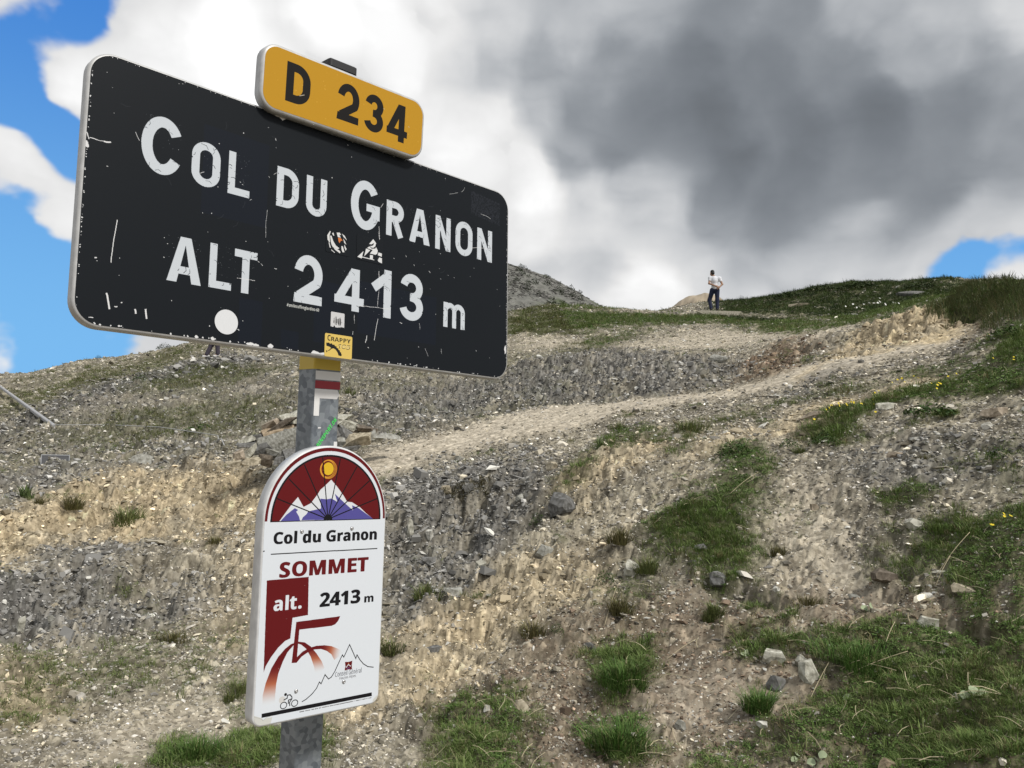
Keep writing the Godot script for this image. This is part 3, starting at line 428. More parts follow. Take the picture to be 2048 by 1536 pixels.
const CLOUDS := [  # azimuth, elevation, brightness, cover
	-33.2, 22.9, 0.94, 0.95, -32.4, 23, 0.94, 0.85, -32.1, 21.5, 0.78, 0.1, -30.6, 23, 0.92, 0.75, -31.6, 22.4, 0.78, 0.2, -31.6, 21, 0.88, 0.5, -30.2, 21.9, 0.78, 0.3, -30.6, 21.4, 0.78, 0.15, -28.9, 22.5, 0.84, 0.12, -28.2, 22.9, 0.84, 0.25, -27, 23.9, 0.94, 0.85, -27.8, 21.9, 0.94, 0.8, -29.1, 21.2, 0.97, 0.75, -30, 21.8, 0.94, 0.6, -29.3, 20, 0.98, 0.95, -28.4, 19.7, 1, 1, -30.1, 19.9, 0.78, 0.02, -31.4, 19, 0.78, 0, -32.2, 19.9, 0.78, 0.05, -33, 20, 0.78, 0.1, -31.3, 17.4, 0.78, 0, -29.1, 17.5, 0.78, 0, -32.3, 18, 0.78, 0, -32.4, 15.4, 0.98, 0.85, -31.6, 14.8, 1, 1, -30.3, 14.1, 0.98, 0.95, -29.1, 13.2, 0.98, 0.85, -29, 15, 0.78, 0.05, -30.1, 15.9, 0.78, 0.05, -31.5, 12.5, 0.92, 0.7, -29.9, 12.2, 0.97, 0.85, -32, 13.2, 0.96, 0.9, -32, 11.4, 0.92, 0.5, -29, 11.2, 0.94, 0.6, -30.8, 9.7, 0.78, 0, -28.6, 9.3, 0.78, 0, -30.1, 7.4, 0.78, 0.02, -31.7, 5.2, 0.92, 0.5, -31.3, 3.9, 0.99, 0.9, -30.8, 3.7, 0.98, 0.6, -31.7, 3.2, 0.94, 0.5, -27.7, 4.8, 0.94, 0.42, -29.7, 5.3, 0.78, 0, -29.8, 2.9, 0.78, 0.03, -28.3, 3.9, 0.78, 0.05, -28.4, 6.3, 0.78, 0, -25, 23.5, 0.97, 0.95, -24.7, 19.5, 1, 1, -26, 21.6, 0.94, 0.8, -20.4, 24.3, 1.07, 1, -14, 25.9, 1.08, 1, -10.2, 25.8, 1.05, 1, -18.7, 22, 1.06, 1, -8.7, 23.8, 1.04, 1, -6.4, 25.5, 0.98, 1, -7.1, 26.9, 0.94, 1, -1.8, 26.9, 0.84, 1, 3.5, 27.1, 0.74, 1, 8.8, 27.3, 0.7, 1, 13.9, 27, 0.59, 1, 18.9, 26.6, 0.55, 1, 23.5, 25.8, 0.69, 1, 27.9, 25.1, 0.8, 1, 31.6, 24.7, 0.86, 1, -5.2, 24.1, 0.89, 1, -1.7, 23.7, 0.75, 1, 1.9, 24.4, 0.65, 1, 7.2, 24.4, 0.59, 1, 12.3, 24.2, 0.46, 1, 17.3, 23.9, 0.47, 1, 22, 23.7, 0.53, 1, 26.5, 23.2, 0.67, 1, 30.6, 22.5, 0.65, 1, -5.1, 20.4, 0.96, 1, -1.6, 21.2, 0.98, 1, 1.3, 21.3, 0.75, 1, 4.8, 21.4, 0.54, 1, 9, 21.3, 0.44, 1, 13.1, 21.5, 0.41, 1, 15.7, 22.8, 0.49, 1, 19, 20.5, 0.44, 1, 23.6, 20.4, 0.45, 1, 27.9, 20.2, 0.52, 1, 31.1, 19.7, 0.59, 1, -3.9, 17.9, 1.01, 1, 0.3, 18.4, 0.99, 1, 3.8, 18.8, 0.65, 1, 7.3, 19.5, 0.49, 1, 10.8, 18.5, 0.45, 1, 14.1, 19, 0.42, 1, 19, 17.8, 0.44, 1, 23.6, 17.4, 0.48, 1, 27.9, 17, 0.54, 1, 31.1, 16.6, 0.61, 1, 1.5, 15.8, 1.02, 1, 5, 16.2, 0.86, 1, 8.1, 16.9, 0.73, 1, 10.5, 17.8, 0.84, 1, 13.2, 16.5, 0.5, 1, 17.5, 15.7, 0.46, 1, 21.5, 15.8, 0.5, 1, 26.5, 15.1, 0.55, 1, 30.6, 14.8, 0.73, 1, 1.6, 13.5, 0.93, 1, 5.8, 13.9, 0.89, 1, 9.9, 14.9, 0.85, 1, 13.3, 14.5, 0.63, 1, 17.5, 13.8, 0.56, 1, 22.3, 14.5, 0.76, 1, 25.1, 13.1, 0.65, 1, 29.3, 13.7, 0.86, 1, 2.4, 11.1, 0.8, 1, 5.8, 11.6, 0.78, 1, 9.3, 10.1, 0.99, 1, 12.7, 11.9, 0.84, 1, 16, 11.5, 0.71, 1, 19.1, 11.1, 0.71, 1, 23.7, 10.4, 0.78, 1, 26, 11.5, 0.87, 1, 26.6, 10.2, 0.92, 0.7, 2.4, 9.4, 0.93, 1, 7.6, 9.2, 0.98, 1, 16, 9.6, 0.84, 1, 22.2, 9.5, 0.84, 1, 27.4, 10.7, 0.78, 0.05, 27, 11.2, 0.78, 0.35, 28.6, 11.6, 0.78, 0.05, 30.2, 11.6, 0.78, 0.05, 31.7, 11.6, 0.78, 0.05, 27.8, 11.2, 0.78, 0.05, 27.7, 10, 0.92, 0.5, 28.6, 10.6, 1, 0.9, 29.6, 10.7, 1.01, 1, 30.6, 10.8, 1.01, 1, 31.8, 10.8, 1, 1, 28.8, 12.5, 0.87, 1, 30.2, 12.5, 0.88, 1, 31.8, 12.6, 0.88, 1, 26.8, 12, 0.86, 1, 30.4, 9.6, 0.96, 1, 28, 12.9, 0.88, 1, 30.4, 12.7, 0.88, 1, 31.8, 12.7, 0.88, 0.95]
const MOUNTAIN := [  # azimuth, tangent of its skyline
	-25.07, 0.0172, -20.25, 0.0841, -16.01, 0.148, -11.48, 0.1842, -7.47, 0.2166, -4.7, 0.2239, -2.59, 0.2171, -0.45, 0.2008, 0.97, 0.1943, 2.74, 0.1829, 4.51, 0.1684, 5.05, 0.1624, 5.93, 0.1542, 7.34, 0.1376, 9.42, 0.1141]
const FAR_MOUND := [
	9.71, 0.1474, 10.89, 0.1555, 11.45, 0.1616, 12.21, 0.1665, 13.04, 0.1677, 13.71, 0.1665, 14.38, 0.1593, 15.04, 0.1497]

var rng := RandomNumberGenerator.new()
var names := {}
var mats := {}
var nb := FastNoiseLite.new()
var nr := FastNoiseLite.new()
var nf := FastNoiseLite.new()
var nc := FastNoiseLite.new()
var nw := FastNoiseLite.new()
var chips := []

# ground grid
const FINE_AZ := 37.0
const STEP_AZ := 0.088
const ROWS := 780
const R0 := 2.4
const R1 := 90.0
var az_list := PackedFloat32Array()
var r_list := PackedFloat32Array()
var first_fine := 0
var n_fine := 0
var row_fine := 0
var gv := PackedVector3Array()
var gn := PackedVector3Array()
const ZC := 322
const ZR := 310
var zone := {}
var heights := []


func _ready() -> void:
	rng.seed = 7
	camera()
	light()
	noises()
	sky()
	heights_in()
	zones()
	ground()
	mountain()
	far_mound()
	road_sign()
	people()
	cairn()
	stones()
	rail_and_cable()
	tufts()
	leaf_plants()
	stalks()
	flowers()
	gravel()
	grass()
	straw()


# ---------------------------------------------------------------- camera, light, sky

func camera() -> void:
	var c := Camera3D.new()
	c.name = "camera"
	c.fov = EYE_FOV
	c.near = 0.05
	c.far = 6000.0
	c.transform = Transform3D(Basis(Vector3(CAM[0], CAM[1], CAM[2]), Vector3(CAM[3], CAM[4], CAM[5]), Vector3(CAM[6], CAM[7], CAM[8])), Vector3.ZERO)
	c.current = true
	add_child(c)


func light() -> void:
	var sun := DirectionalLight3D.new()
	sun.name = "sun"
	sun.light_color = Color(1.0, 0.98, 0.945)
	sun.light_energy = 0.78
	sun.light_angular_distance = 8.0
	sun.shadow_enabled = true
	add_child(sun)
	var az := deg_to_rad(128.0)
	var high := deg_to_rad(50.0)
	var towards := Vector3(sin(az) * cos(high), sin(high), -cos(az) * cos(high))
	sun.transform = Transform3D(Basis.looking_at(-towards, Vector3.UP), Vector3(0, 30, 0))


func noises() -> void:
	for n in [nb, nr, nf, nc, nw]:
		n.noise_type = FastNoiseLite.TYPE_SIMPLEX_SMOOTH
		n.fractal_type = FastNoiseLite.FRACTAL_FBM
	nb.seed = 11; nb.frequency = 0.45; nb.fractal_octaves = 3
	nr.seed = 23; nr.frequency = 1.5; nr.fractal_octaves = 4; nr.fractal_type = FastNoiseLite.FRACTAL_RIDGED
	nf.seed = 31; nf.frequency = 6.0; nf.fractal_octaves = 4; nf.fractal_gain = 0.6
	nc.seed = 43; nc.noise_type = FastNoiseLite.TYPE_CELLULAR; nc.frequency = 14.0; nc.fractal_octaves = 2
	nc.cellular_return_type = FastNoiseLite.RETURN_DISTANCE
	for f in [30.0, 13.0, 5.5]:
		var c := FastNoiseLite.new()
		c.noise_type = FastNoiseLite.TYPE_CELLULAR
		c.seed = 61
		c.frequency = f
		c.fractal_type = FastNoiseLite.FRACTAL_NONE
		c.cellular_return_type = FastNoiseLite.RETURN_CELL_VALUE
		chips.append(c)
	nw.seed = 57; nw.frequency = 1.1; nw.fractal_octaves = 4


func to_linear(v: float) -> float:
	return pow(v, 2.2)


var sky_field := PackedFloat32Array()
var sky_noise := FastNoiseLite.new()
var sky_soft := FastNoiseLite.new()
var sky_puff := FastNoiseLite.new()
const SA := 121
const SE := 68


func sky() -> void:
	sky_noise.seed = 5; sky_noise.frequency = 5.2; sky_noise.fractal_octaves = 6; sky_noise.fractal_gain = 0.52; sky_noise.noise_type = FastNoiseLite.TYPE_SIMPLEX_SMOOTH
	sky_puff.seed = 19; sky_puff.frequency = 4.6; sky_puff.fractal_type = FastNoiseLite.FRACTAL_RIDGED; sky_puff.fractal_octaves = 5; sky_puff.fractal_gain = 0.5; sky_puff.noise_type = FastNoiseLite.TYPE_SIMPLEX_SMOOTH
	sky_soft.seed = 9; sky_soft.frequency = 3.4; sky_soft.fractal_octaves = 5; sky_soft.noise_type = FastNoiseLite.TYPE_SIMPLEX_SMOOTH
	# the cloud cover and its brightness, spread from the places where it is known
	sky_field.resize(SA * SE * 2)
	var n := CLOUDS.size() / 4
	for i in SA:
		for j in SE:
			var a := -45.0 + i * 0.75
			var e := -5.0 + j * 0.75
			var w := 0.012
			var l := 0.012 * 0.82
			var c := 0.012 * 0.8
			for k in n:
				var da: float = CLOUDS[k * 4] - a
				var de: float = CLOUDS[k * 4 + 1] - e
				var d := da * da + de * de
				if d < 40.0:
					var g := exp(-d / 1.3) + 0.02 * exp(-d / 9.0)
					w += g
					l += g * float(CLOUDS[k * 4 + 2])
					c += g * float(CLOUDS[k * 4 + 3])
			sky_field[(i * SE + j) * 2] = l / w
			sky_field[(i * SE + j) * 2 + 1] = c / w
	var low := Image.create_empty(1024, 512, false, Image.FORMAT_RGBAF)
	low.fill(Color(0.16, 0.15, 0.12))
	paint_sky(low, 0, 1024, 0, 262)
	low.resize(4096, 2048, Image.INTERPOLATE_BILINEAR)
	var half := int(36.5 / 360.0 * 4096.0)
	for x0 in [0, 4096 - half]:
		paint_sky(low, x0, x0 + half, int((90.0 - 31.0) / 180.0 * 2048.0), int(92.0 / 180.0 * 2048.0))
	var m := PanoramaSkyMaterial.new()
	m.panorama = ImageTexture.create_from_image(low)
	var s := Sky.new()
	s.sky_material = m
	var e := Environment.new()
	e.background_mode = Environment.BG_SKY
	e.sky = s
	e.tonemap_mode = Environment.TONE_MAPPER_LINEAR
	e.tonemap_exposure = EXPOSURE
	e.sdfgi_enabled = true
	e.ssao_enabled = true
	e.ssil_enabled = true
	var w := WorldEnvironment.new()
	w.name = "surroundings"
	w.environment = e
	add_child(w)


func field_at(a: float, e: float) -> Vector2:
	var x := (a + 45.0) / 0.75
	var y := (e + 5.0) / 0.75
	if x < 0.0 or x > SA - 1.01 or y > SE - 1.01 or y < 0.0:
		return Vector2(0.82, 0.8)
	var i := int(x)
	var j := int(y)
	var u := x - i
	var v := y - j
	var p := (i * SE + j) * 2
	var q := p + SE * 2
	return Vector2(lerpf(lerpf(sky_field[p], sky_field[p + 2], v), lerpf(sky_field[q], sky_field[q + 2], v), u), lerpf(lerpf(sky_field[p + 1], sky_field[p + 3], v), lerpf(sky_field[q + 1], sky_field[q + 3], v), u))


func paint_sky(im: Image, x0: int, x1: int, y0: int, y1: int) -> void:
	var w := float(im.get_width())
	var h := float(im.get_height())
	for y in range(y0, y1):
		var e := 90.0 - (y + 0.5) / h * 180.0
		var ce := cos(deg_to_rad(e))
		var se := sin(deg_to_rad(e))
		var t := smoothstep(2.0, 28.0, e)
		var blue := Color(lerpf(0.2, 0.06, t), lerpf(0.5, 0.235, t), lerpf(0.88, 0.67, t))
		for x in range(x0, x1):
			var a := wrapf((x + 0.5) / w * 360.0, -180.0, 180.0)
			var d := Vector3(sin(deg_to_rad(a)) * ce, se * 1.5, -cos(deg_to_rad(a)) * ce)
			var n1 := sky_noise.get_noise_3dv(d)
			var n2 := sky_soft.get_noise_3dv(d + Vector3(7.3, n1 * 0.05, 1.7))
			var f := field_at(a + n2 * 1.4 + n1 * 0.9, e + n1 * 0.9)
			var cover := f.y + n1 * 0.42 + n2 * 0.1
			var puff := -sky_puff.get_noise_3dv(d + Vector3(n2 * 0.06, n1 * 0.04, 0.0))
			var lum := f.x + n1 * 0.08 + n2 * 0.05 + puff * 0.075 * (1.0 - absf(f.x - 0.7) * 1.4)
			cover += puff * 0.1
			var alpha := smoothstep(0.4, 0.6, cover)
			if f.x > 0.97:
				lum = maxf(lum, f.x - 0.05)
			lum = clampf(lum, 0.3, 1.08)
			lum += maxf(0.0, 0.58 - lum) * 0.42
			var g := to_linear(lum)
			var cool := clampf((0.9 - lum) * 0.22, 0.0, 0.09)
			var c := Color(g * (1.0 - cool), g, g * (1.0 + cool * 1.3))
			c = blue.lerp(c, alpha)
			im.set_pixel(x, y, Color(c.r / EXPOSURE, c.g / EXPOSURE, c.b / EXPOSURE))


# ---------------------------------------------------------------- names and small builders

func numbered(called: String) -> String:
	var n: int = names.get(called, 0)
	names[called] = n + 1
	return called if n == 0 else "%s_%03d" % [called, n]


func tag(o: Node, label: String, category: String, group := "", kind := "") -> void:
	if label:
		o.set_meta("label", label)
	if category:
		o.set_meta("category", category)
	if group:
		o.set_meta("group", group)
	if kind:
		o.set_meta("kind", kind)


func base(called: String, at: Vector3) -> Node3D:
	var o := Node3D.new()
	o.name = numbered(called)
	o.position = at
	add_child(o)
	return o


func put(called: String, mesh: Mesh, m: Material, parent: Node = self) -> MeshInstance3D:
	var o := MeshInstance3D.new()
	o.name = numbered(called) if parent == self else called
	o.mesh = mesh
	o.material_override = m
	parent.add_child(o, true)
	return o


func flat(r: float, g: float, b: float, rough := 0.8, metal := 0.0) -> StandardMaterial3D:
	var m := StandardMaterial3D.new()
	m.albedo_color = Color(r, g, b).linear_to_srgb()
	m.roughness = rough
	m.metallic = metal
	return m


func noise_texture(seed_: int, kind: int, freq: float, size: int, lo: Color, hi: Color, octaves := 4, normal := false, bump := 4.0) -> NoiseTexture2D:
	var n := FastNoiseLite.new()
	n.seed = seed_
	n.noise_type = kind
	n.frequency = freq
	n.fractal_octaves = octaves
	if kind == FastNoiseLite.TYPE_CELLULAR:
		n.cellular_return_type = FastNoiseLite.RETURN_CELL_VALUE if octaves == 1 else FastNoiseLite.RETURN_DISTANCE
	var t := NoiseTexture2D.new()
	t.width = size
	t.height = size
	t.seamless = true
	t.noise = n
	if normal:
		t.as_normal_map = true
		t.bump_strength = bump
	else:
		var g := Gradient.new()
		g.offsets = PackedFloat32Array([0.0, 1.0])
		g.colors = PackedColorArray([lo.linear_to_srgb(), hi.linear_to_srgb()])
		t.color_ramp = g
	return t


func shape(v: PackedVector3Array, f: PackedInt32Array, smooth := false, col := PackedColorArray(), uv := PackedVector2Array()) -> ArrayMesh:
	var st := SurfaceTool.new()
	st.begin(Mesh.PRIMITIVE_TRIANGLES)
	st.set_smooth_group(0 if smooth else -1)
	for i in f:
		if col.size():
			st.set_color(col[i])
		if uv.size():
			st.set_uv(uv[i])
		st.add_vertex(v[i])
	if smooth:
		st.index()
	st.generate_normals()
	return st.commit()


# ---------------------------------------------------------------- terrain

func heights_in() -> void:
	for i in AZ.size():
		heights.append(PackedFloat32Array(HEIGHTS[i]))


func bend(p0: float, p1: float, p2: float, p3: float, t: float) -> float:
	return p1 + 0.5 * t * ((p2 - p0) + t * (2.0 * p0 - 5.0 * p1 + 4.0 * p2 - p3 + t * (3.0 * (p1 - p2) + p3 - p0)))


# the smooth height of the hillside on the 40 rings, along one azimuth
func profile(az: float) -> PackedFloat32Array:
	var i := 0
	while i < AZ.size() - 2 and AZ[i + 1] < az:
		i += 1
	var t := clampf((az - AZ[i]) / (AZ[i + 1] - AZ[i]), 0.0, 1.0)
	t = t * t * (3.0 - 2.0 * t) * 0.5 + t * 0.5
	var out := PackedFloat32Array()
	out.resize(40)
	for k in 40:
		out[k] = lerpf(heights[i][k], heights[i + 1][k], t)
	return out


func on_profile(p: PackedFloat32Array, r: float) -> float:
	var k := log(clampf(r, R0, R1) / R0) / log(R1 / R0) * 39.0
	var j := mini(int(k), 38)
	return bend(p[maxi(j - 1, 0)], p[j], p[j + 1], p[mini(j + 2, 39)], k - j)


func zones() -> void:
	for k in ["path", "grey", "talus", "ochre", "soil", "grass"]:
		var a := PackedFloat32Array()
		a.resize(ZC * ZR)
		zone[k] = a
	var lr := log(R1 / R0)
	for z in ZONES:
		var a: PackedFloat32Array = zone[z[0]]
		var strength: float = z[1]
		var soft: float = z[2]
		var xs := PackedFloat32Array()
		var zs := PackedFloat32Array()
		var c0 := 1e9
		var c1 := -1e9
		var q0 := 1e9
		var q1 := -1e9
		for k in z[3].size() / 2:
			var px: float = z[3][k * 2]
			var pz: float = z[3][k * 2 + 1]
			xs.append(px)
			zs.append(pz)
			var c := (rad_to_deg(atan2(px, -pz)) + FINE_AZ) / (2.0 * FINE_AZ) * (ZC - 1)
			var q := log(sqrt(px * px + pz * pz) / R0) / lr * (ZR - 1)
			c0 = minf(c0, c); c1 = maxf(c1, c); q0 = minf(q0, q); q1 = maxf(q1, q)
		var n := xs.size()
		for c in range(maxi(0, int(c0) - 14), mini(ZC, int(c1) + 14)):
			var az := deg_to_rad(-FINE_AZ + c * 2.0 * FINE_AZ / (ZC - 1))
			var sx := sin(az)
			var sz := -cos(az)
			for q in range(maxi(0, int(q0) - 12), mini(ZR, int(q1) + 12)):
				var r := R0 * exp(lr * q / (ZR - 1))
				var x := sx * r
				var y := sz * r
				var d := 1e9
				var inside := false
				var j := n - 1
				for i in n:
					var ax := xs[i]
					var ay := zs[i]
					var bx := xs[j]
					var by := zs[j]
					if (ay > y) != (by > y) and x < (bx - ax) * (y - ay) / (by - ay) + ax:
						inside = not inside
					var ex := bx - ax
					var ey := by - ay
					var t := clampf(((x - ax) * ex + (y - ay) * ey) / (ex * ex + ey * ey + 1e-9), 0.0, 1.0)
					var gx := x - ax - t * ex
					var gy := y - ay - t * ey
					d = minf(d, gx * gx + gy * gy)
					j = i
				var w := soft * 0.5 * clampf(r / 6.0, 0.6, 4.0)
				var sd := sqrt(d) * (1.0 if inside else -1.0)
				var s := strength * smoothstep(-w, w, sd)
				var p := c * ZR + q
				a[p] = maxf(a[p], s)
		zone[z[0]] = a


func zone_at(a: PackedFloat32Array, c: float, q: float) -> float:
	var i := clampi(int(c), 0, ZC - 2)
	var j := clampi(int(q), 0, ZR - 2)
	var u := clampf(c - i, 0.0, 1.0)
	var v := clampf(q - j, 0.0, 1.0)
	var p := i * ZR + j
	return lerpf(lerpf(a[p], a[p + 1], v), lerpf(a[p + ZR], a[p + ZR + 1], v), u)


var gz := {}


func ground() -> void:
	var a := -180.0
	while a < -FINE_AZ - 2.0:
		az_list.append(a)
		a += 4.0
	first_fine = az_list.size()
	n_fine = int(2.0 * FINE_AZ / STEP_AZ) + 1
	for i in n_fine:
		az_list.append(-FINE_AZ + i * 2.0 * FINE_AZ / (n_fine - 1))
	a = FINE_AZ + 3.0
	while a < 180.0:
		az_list.append(a)
		a += 4.0
	az_list.append(180.0)
	for r in [0.05, 0.5, 1.0, 1.4, 1.8, 2.1]:
		r_list.append(r)
	row_fine = r_list.size()
	for i in ROWS:
		r_list.append(R0 * exp(log(R1 / R0) * i / (ROWS - 1)))
	for r in [100.0, 120.0, 150.0, 200.0, 280.0, 400.0, 600.0, 900.0, 1400.0, 2200.0, 3400.0]:
		r_list.append(r)
	var nc_ := az_list.size()
	var nr_ := r_list.size()
	gv.resize(nc_ * nr_)
	var col := PackedColorArray()
	col.resize(nc_ * nr_)
	var kinds := ["path", "grey", "talus", "ochre", "soil", "grass"]
	for k in kinds:
		var zz := PackedFloat32Array()
		zz.resize(nc_ * nr_)
		gz[k] = zz
	var zp: PackedFloat32Array = zone.path
	var zg: PackedFloat32Array = zone.grey
	var zt: PackedFloat32Array = zone.talus
	var zo: PackedFloat32Array = zone.ochre
	var zs: PackedFloat32Array = zone.soil
	var zv: PackedFloat32Array = zone.grass
	var out_v := PackedFloat32Array(); out_v.resize(nc_ * nr_)
	var out_g := PackedFloat32Array(); out_g.resize(nc_ * nr_)
	var out_t := PackedFloat32Array(); out_t.resize(nc_ * nr_)
	var out_o := PackedFloat32Array(); out_o.resize(nc_ * nr_)
	var out_p := PackedFloat32Array(); out_p.resize(nc_ * nr_)
	var out_s := PackedFloat32Array(); out_s.resize(nc_ * nr_)
	var ry := PackedFloat32Array()
	ry.resize(nr_)
	for i in nc_:
		var az := az_list[i]
		var p := profile(az)
		var sx := sin(deg_to_rad(az))
		var sz := -cos(deg_to_rad(az))
		var c := (az + FINE_AZ) / (2.0 * FINE_AZ) * (ZC - 1)
		var fine := i >= first_fine and i < first_fine + n_fine
		for j in nr_:
			var r := r_list[j]
			var x := sx * r
			var z := sz * r
			var h := on_profile(p, r)
			if r > R1:
				h -= (r - R1) * 0.09
			var at := i * nr_ + j
			if not fine:
				gv[at] = Vector3(x, h + nb.get_noise_2d(x, z) * 0.05, z)
				col[at] = Color(0.3, 0.25, 0.18)
				continue
			var q := float(j - row_fine) / (ROWS - 1) * (ZR - 1)
			var wx := nw.get_noise_2d(x, z)
			var wz := nw.get_noise_2d(x + 40.0, z - 17.0)
			var fx := nf.get_noise_2d(x, z)
			var far := clampf(r / 9.0, 0.6, 3.0)
			var cc := c + (wx * 5.0 + fx * 1.6)
			var qq := q + (wz * 5.0 + fx * 1.6)
			var path := zone_at(zp, c + wx * 1.2 + fx * 0.6, q + wz * 1.2 + fx * 0.8)
			var grey := zone_at(zg, cc, qq)
			var talus := zone_at(zt, cc, qq)
			var ochre := zone_at(zo, cc, qq)
			var soil := zone_at(zs, cc, qq)
			var green := zone_at(zv, cc, qq)
			# sparse growth and bare spots everywhere
			var patch := smoothstep(0.28, 0.5, wz * 0.9 + fx * 0.35 + (0.02 if r > 9.0 else -0.02)) * (1.0 - path) * (1.0 - ochre * 0.6) * (1.0 - grey * 0.75)
			green = clampf(maxf(green * smoothstep(-0.42, 0.12, wx * 0.75 + fx * 0.75 + green * 0.3), patch * 0.6), 0.0, 1.0)
			out_v[at] = green; out_g[at] = grey; out_t[at] = talus; out_o[at] = ochre; out_p[at] = path; out_s[at] = soil
			# thin grass in streaks across the left and middle of the far slope
			if r > 9.5 and az < 4.0:
				var lu := x * 0.9 + z * 0.44
				var lw := z * 0.9 - x * 0.44
				var streak := nw.get_noise_2d(lu * 0.16 + 60.0, lw * 0.75) + fx * 0.45
				green = maxf(green, smoothstep(0.0, 0.32, streak) * 0.55 * smoothstep(9.5, 12.5, r) * (1.0 - path) * (1.0 - talus * 0.8) * (1.0 - grey * 0.5))
			# relief: swells, eroded ribs, crumbs
			var calm := path
			for e in [4.0, 8.0, 12.0, 16.0]:
				calm = maxf(calm, zone_at(zp, c, q + e) * (1.0 - e * 0.02))
			if r < 7.6:
				calm = path
			var smooth_ := 1.0 - calm * 0.85
			var big := nb.get_noise_2d(x, z) * 0.07 * minf(far, 1.5)
			var ribs := (nr.get_noise_2d(x * 0.9 + wx * 0.3, z * 0.6) - 0.25) * (0.02 + 0.11 * grey + 0.06 * ochre + 0.05 * soil + 0.05 * talus) * clampf(far, 0.8, 1.8)
			# ledges that run along the slope, stepped by the footpaths of sheep and the wash of rain
			var lx := x * 0.95 + z * 0.32
			var lz := z * 0.95 - x * 0.32
			var ledge := (nr.get_noise_2d(lx * 0.35 + wx * 0.5 + 31.0, lz * 1.15 + wz * 0.35) - 0.25) * 0.1 * clampf(far, 0.8, 1.7) * (0.35 + maxf(ochre, maxf(soil, grey)) * 0.65 + 0.3 * talus)
			var crumbs := fx * (0.028 + 0.04 * grey + 0.03 * ochre + 0.03 * talus + 0.02 * soil) * clampf(far, 0.8, 1.7)
			var clods := 0.0
			if r < 20.0:
				clods = (nc.get_noise_2d(x, z) + 0.4) * (0.012 + 0.024 * grey) * clampf((20.0 - r) / 6.0, 0.0, 1.0)
			var near := clampf((r - 1.6) / 2.0, 0.0, 1.0)
			gv[at] = Vector3(x, h - (calm - path) * 0.035 + (big * (1.0 - calm * 0.6) + (ribs + ledge + crumbs - clods) * smooth_ + green * 0.025) * near, z)
			# colour of the earth
			var k := Color(0.41, 0.372, 0.292)
			k = k.lerp(Color(0.27, 0.247, 0.2), clampf(0.5 + wx * 1.4, 0.0, 1.0))
			k = k.lerp(Color(0.585, 0.485, 0.33), ochre * clampf(0.75 + wz * 0.8, 0.0, 1.0))
			k = k.lerp(Color(0.68, 0.61, 0.495).lerp(Color(0.68, 0.56, 0.37), ochre), path * 0.92)
			k = k.lerp(Color(0.21, 0.205, 0.195), grey * clampf(0.82 + wx * 0.7 + fx * 0.4, 0.0, 1.0))
			k = k.lerp(Color(0.13, 0.13, 0.135), talus * clampf(0.7 + fx * 0.8, 0.0, 1.0))
			k = k.lerp(Color(0.19, 0.13, 0.085), soil * clampf(0.8 + fx, 0.0, 1.0))
			k = k.lerp(Color(0.1, 0.112, 0.05), green * 0.85)
			# chips bedded in the earth, each of its own tone
			var chip: float = chips[0 if r < 7.5 else (1 if r < 17.0 else 2)].get_noise_2d(x, z)
			var rough := (1.0 - path * 0.8) * (1.0 - green * 0.6)
			var tone := 1.06 + fx * 0.45 + wz * 0.12 + chip * 0.32 * rough
			if chip > 0.86:
				tone += 0.55 * rough
			gv[at].y += chip * rough * 0.0035 * clampf(r / 5.0, 1.0, 6.0)
			col[at] = Color(k.r * tone, k.g * tone, k.b * tone)
	gz = {"grass": out_v, "grey": out_g, "talus": out_t, "ochre": out_o, "path": out_p, "soil": out_s}
	# hollows and gullies washed out of the bank
	for h in HOLLOWS:
		var a0 := Vector2(h[0], h[1])
		var a1 := Vector2(h[2], h[3])
		var rad: float = h[4]
		var lo := Vector2(1e9, 1e9)
		var hi := -lo
		for e in [a0, a1]:
			for f in [Vector2(rad, rad), Vector2(-rad, rad), Vector2(rad, -rad), Vector2(-rad, -rad)]:
				var c := cell_of(e.x + f.x * 1.5, e.y + f.y * 1.5)
				lo = lo.min(c)
				hi = hi.max(c)
		for i in range(int(lo.x), int(hi.x) + 2):
			for j in range(int(lo.y), int(hi.y) + 2):
				var at := i * nr_ + j
				var p := Vector2(gv[at].x, gv[at].z)
				var t := clampf((p - a0).dot(a1 - a0) / maxf((a1 - a0).length_squared(), 1e-6), 0.0, 1.0)
				var d := p.distance_to(a0.lerp(a1, t)) / rad + nf.get_noise_2d(p.x * 0.8, p.y * 0.8) * 0.7 + nw.get_noise_2d(p.x * 2.0, p.y * 2.0) * 0.5
				gv[at].y -= float(h[5]) * smoothstep(1.0, 0.55 if rad < 0.3 else 0.1, d)
	# normals and faces
	gn.resize(nc_ * nr_)
	var idx := PackedInt32Array()
	idx.resize((nc_ - 1) * (nr_ - 1) * 6)
	var w := 0
	for i in nc_:
		var i0 := maxi(i - 1, 0)
		var i1 := mini(i + 1, nc_ - 1)
		for j in nr_:
			var j0 := maxi(j - 1, 0)
			var j1 := mini(j + 1, nr_ - 1)
			gn[i * nr_ + j] = (gv[i1 * nr_ + j] - gv[i0 * nr_ + j]).cross(gv[i * nr_ + j1] - gv[i * nr_ + j0]).normalized()
			if i < nc_ - 1 and j < nr_ - 1:
				var p0 := i * nr_ + j
				idx[w] = p0; idx[w + 1] = p0 + 1; idx[w + 2] = p0 + nr_ + 1
				idx[w + 3] = p0; idx[w + 4] = p0 + nr_ + 1; idx[w + 5] = p0 + nr_
				w += 6
	var arrays := []
	arrays.resize(Mesh.ARRAY_MAX)
	arrays[Mesh.ARRAY_VERTEX] = gv
	arrays[Mesh.ARRAY_NORMAL] = gn
	arrays[Mesh.ARRAY_COLOR] = col
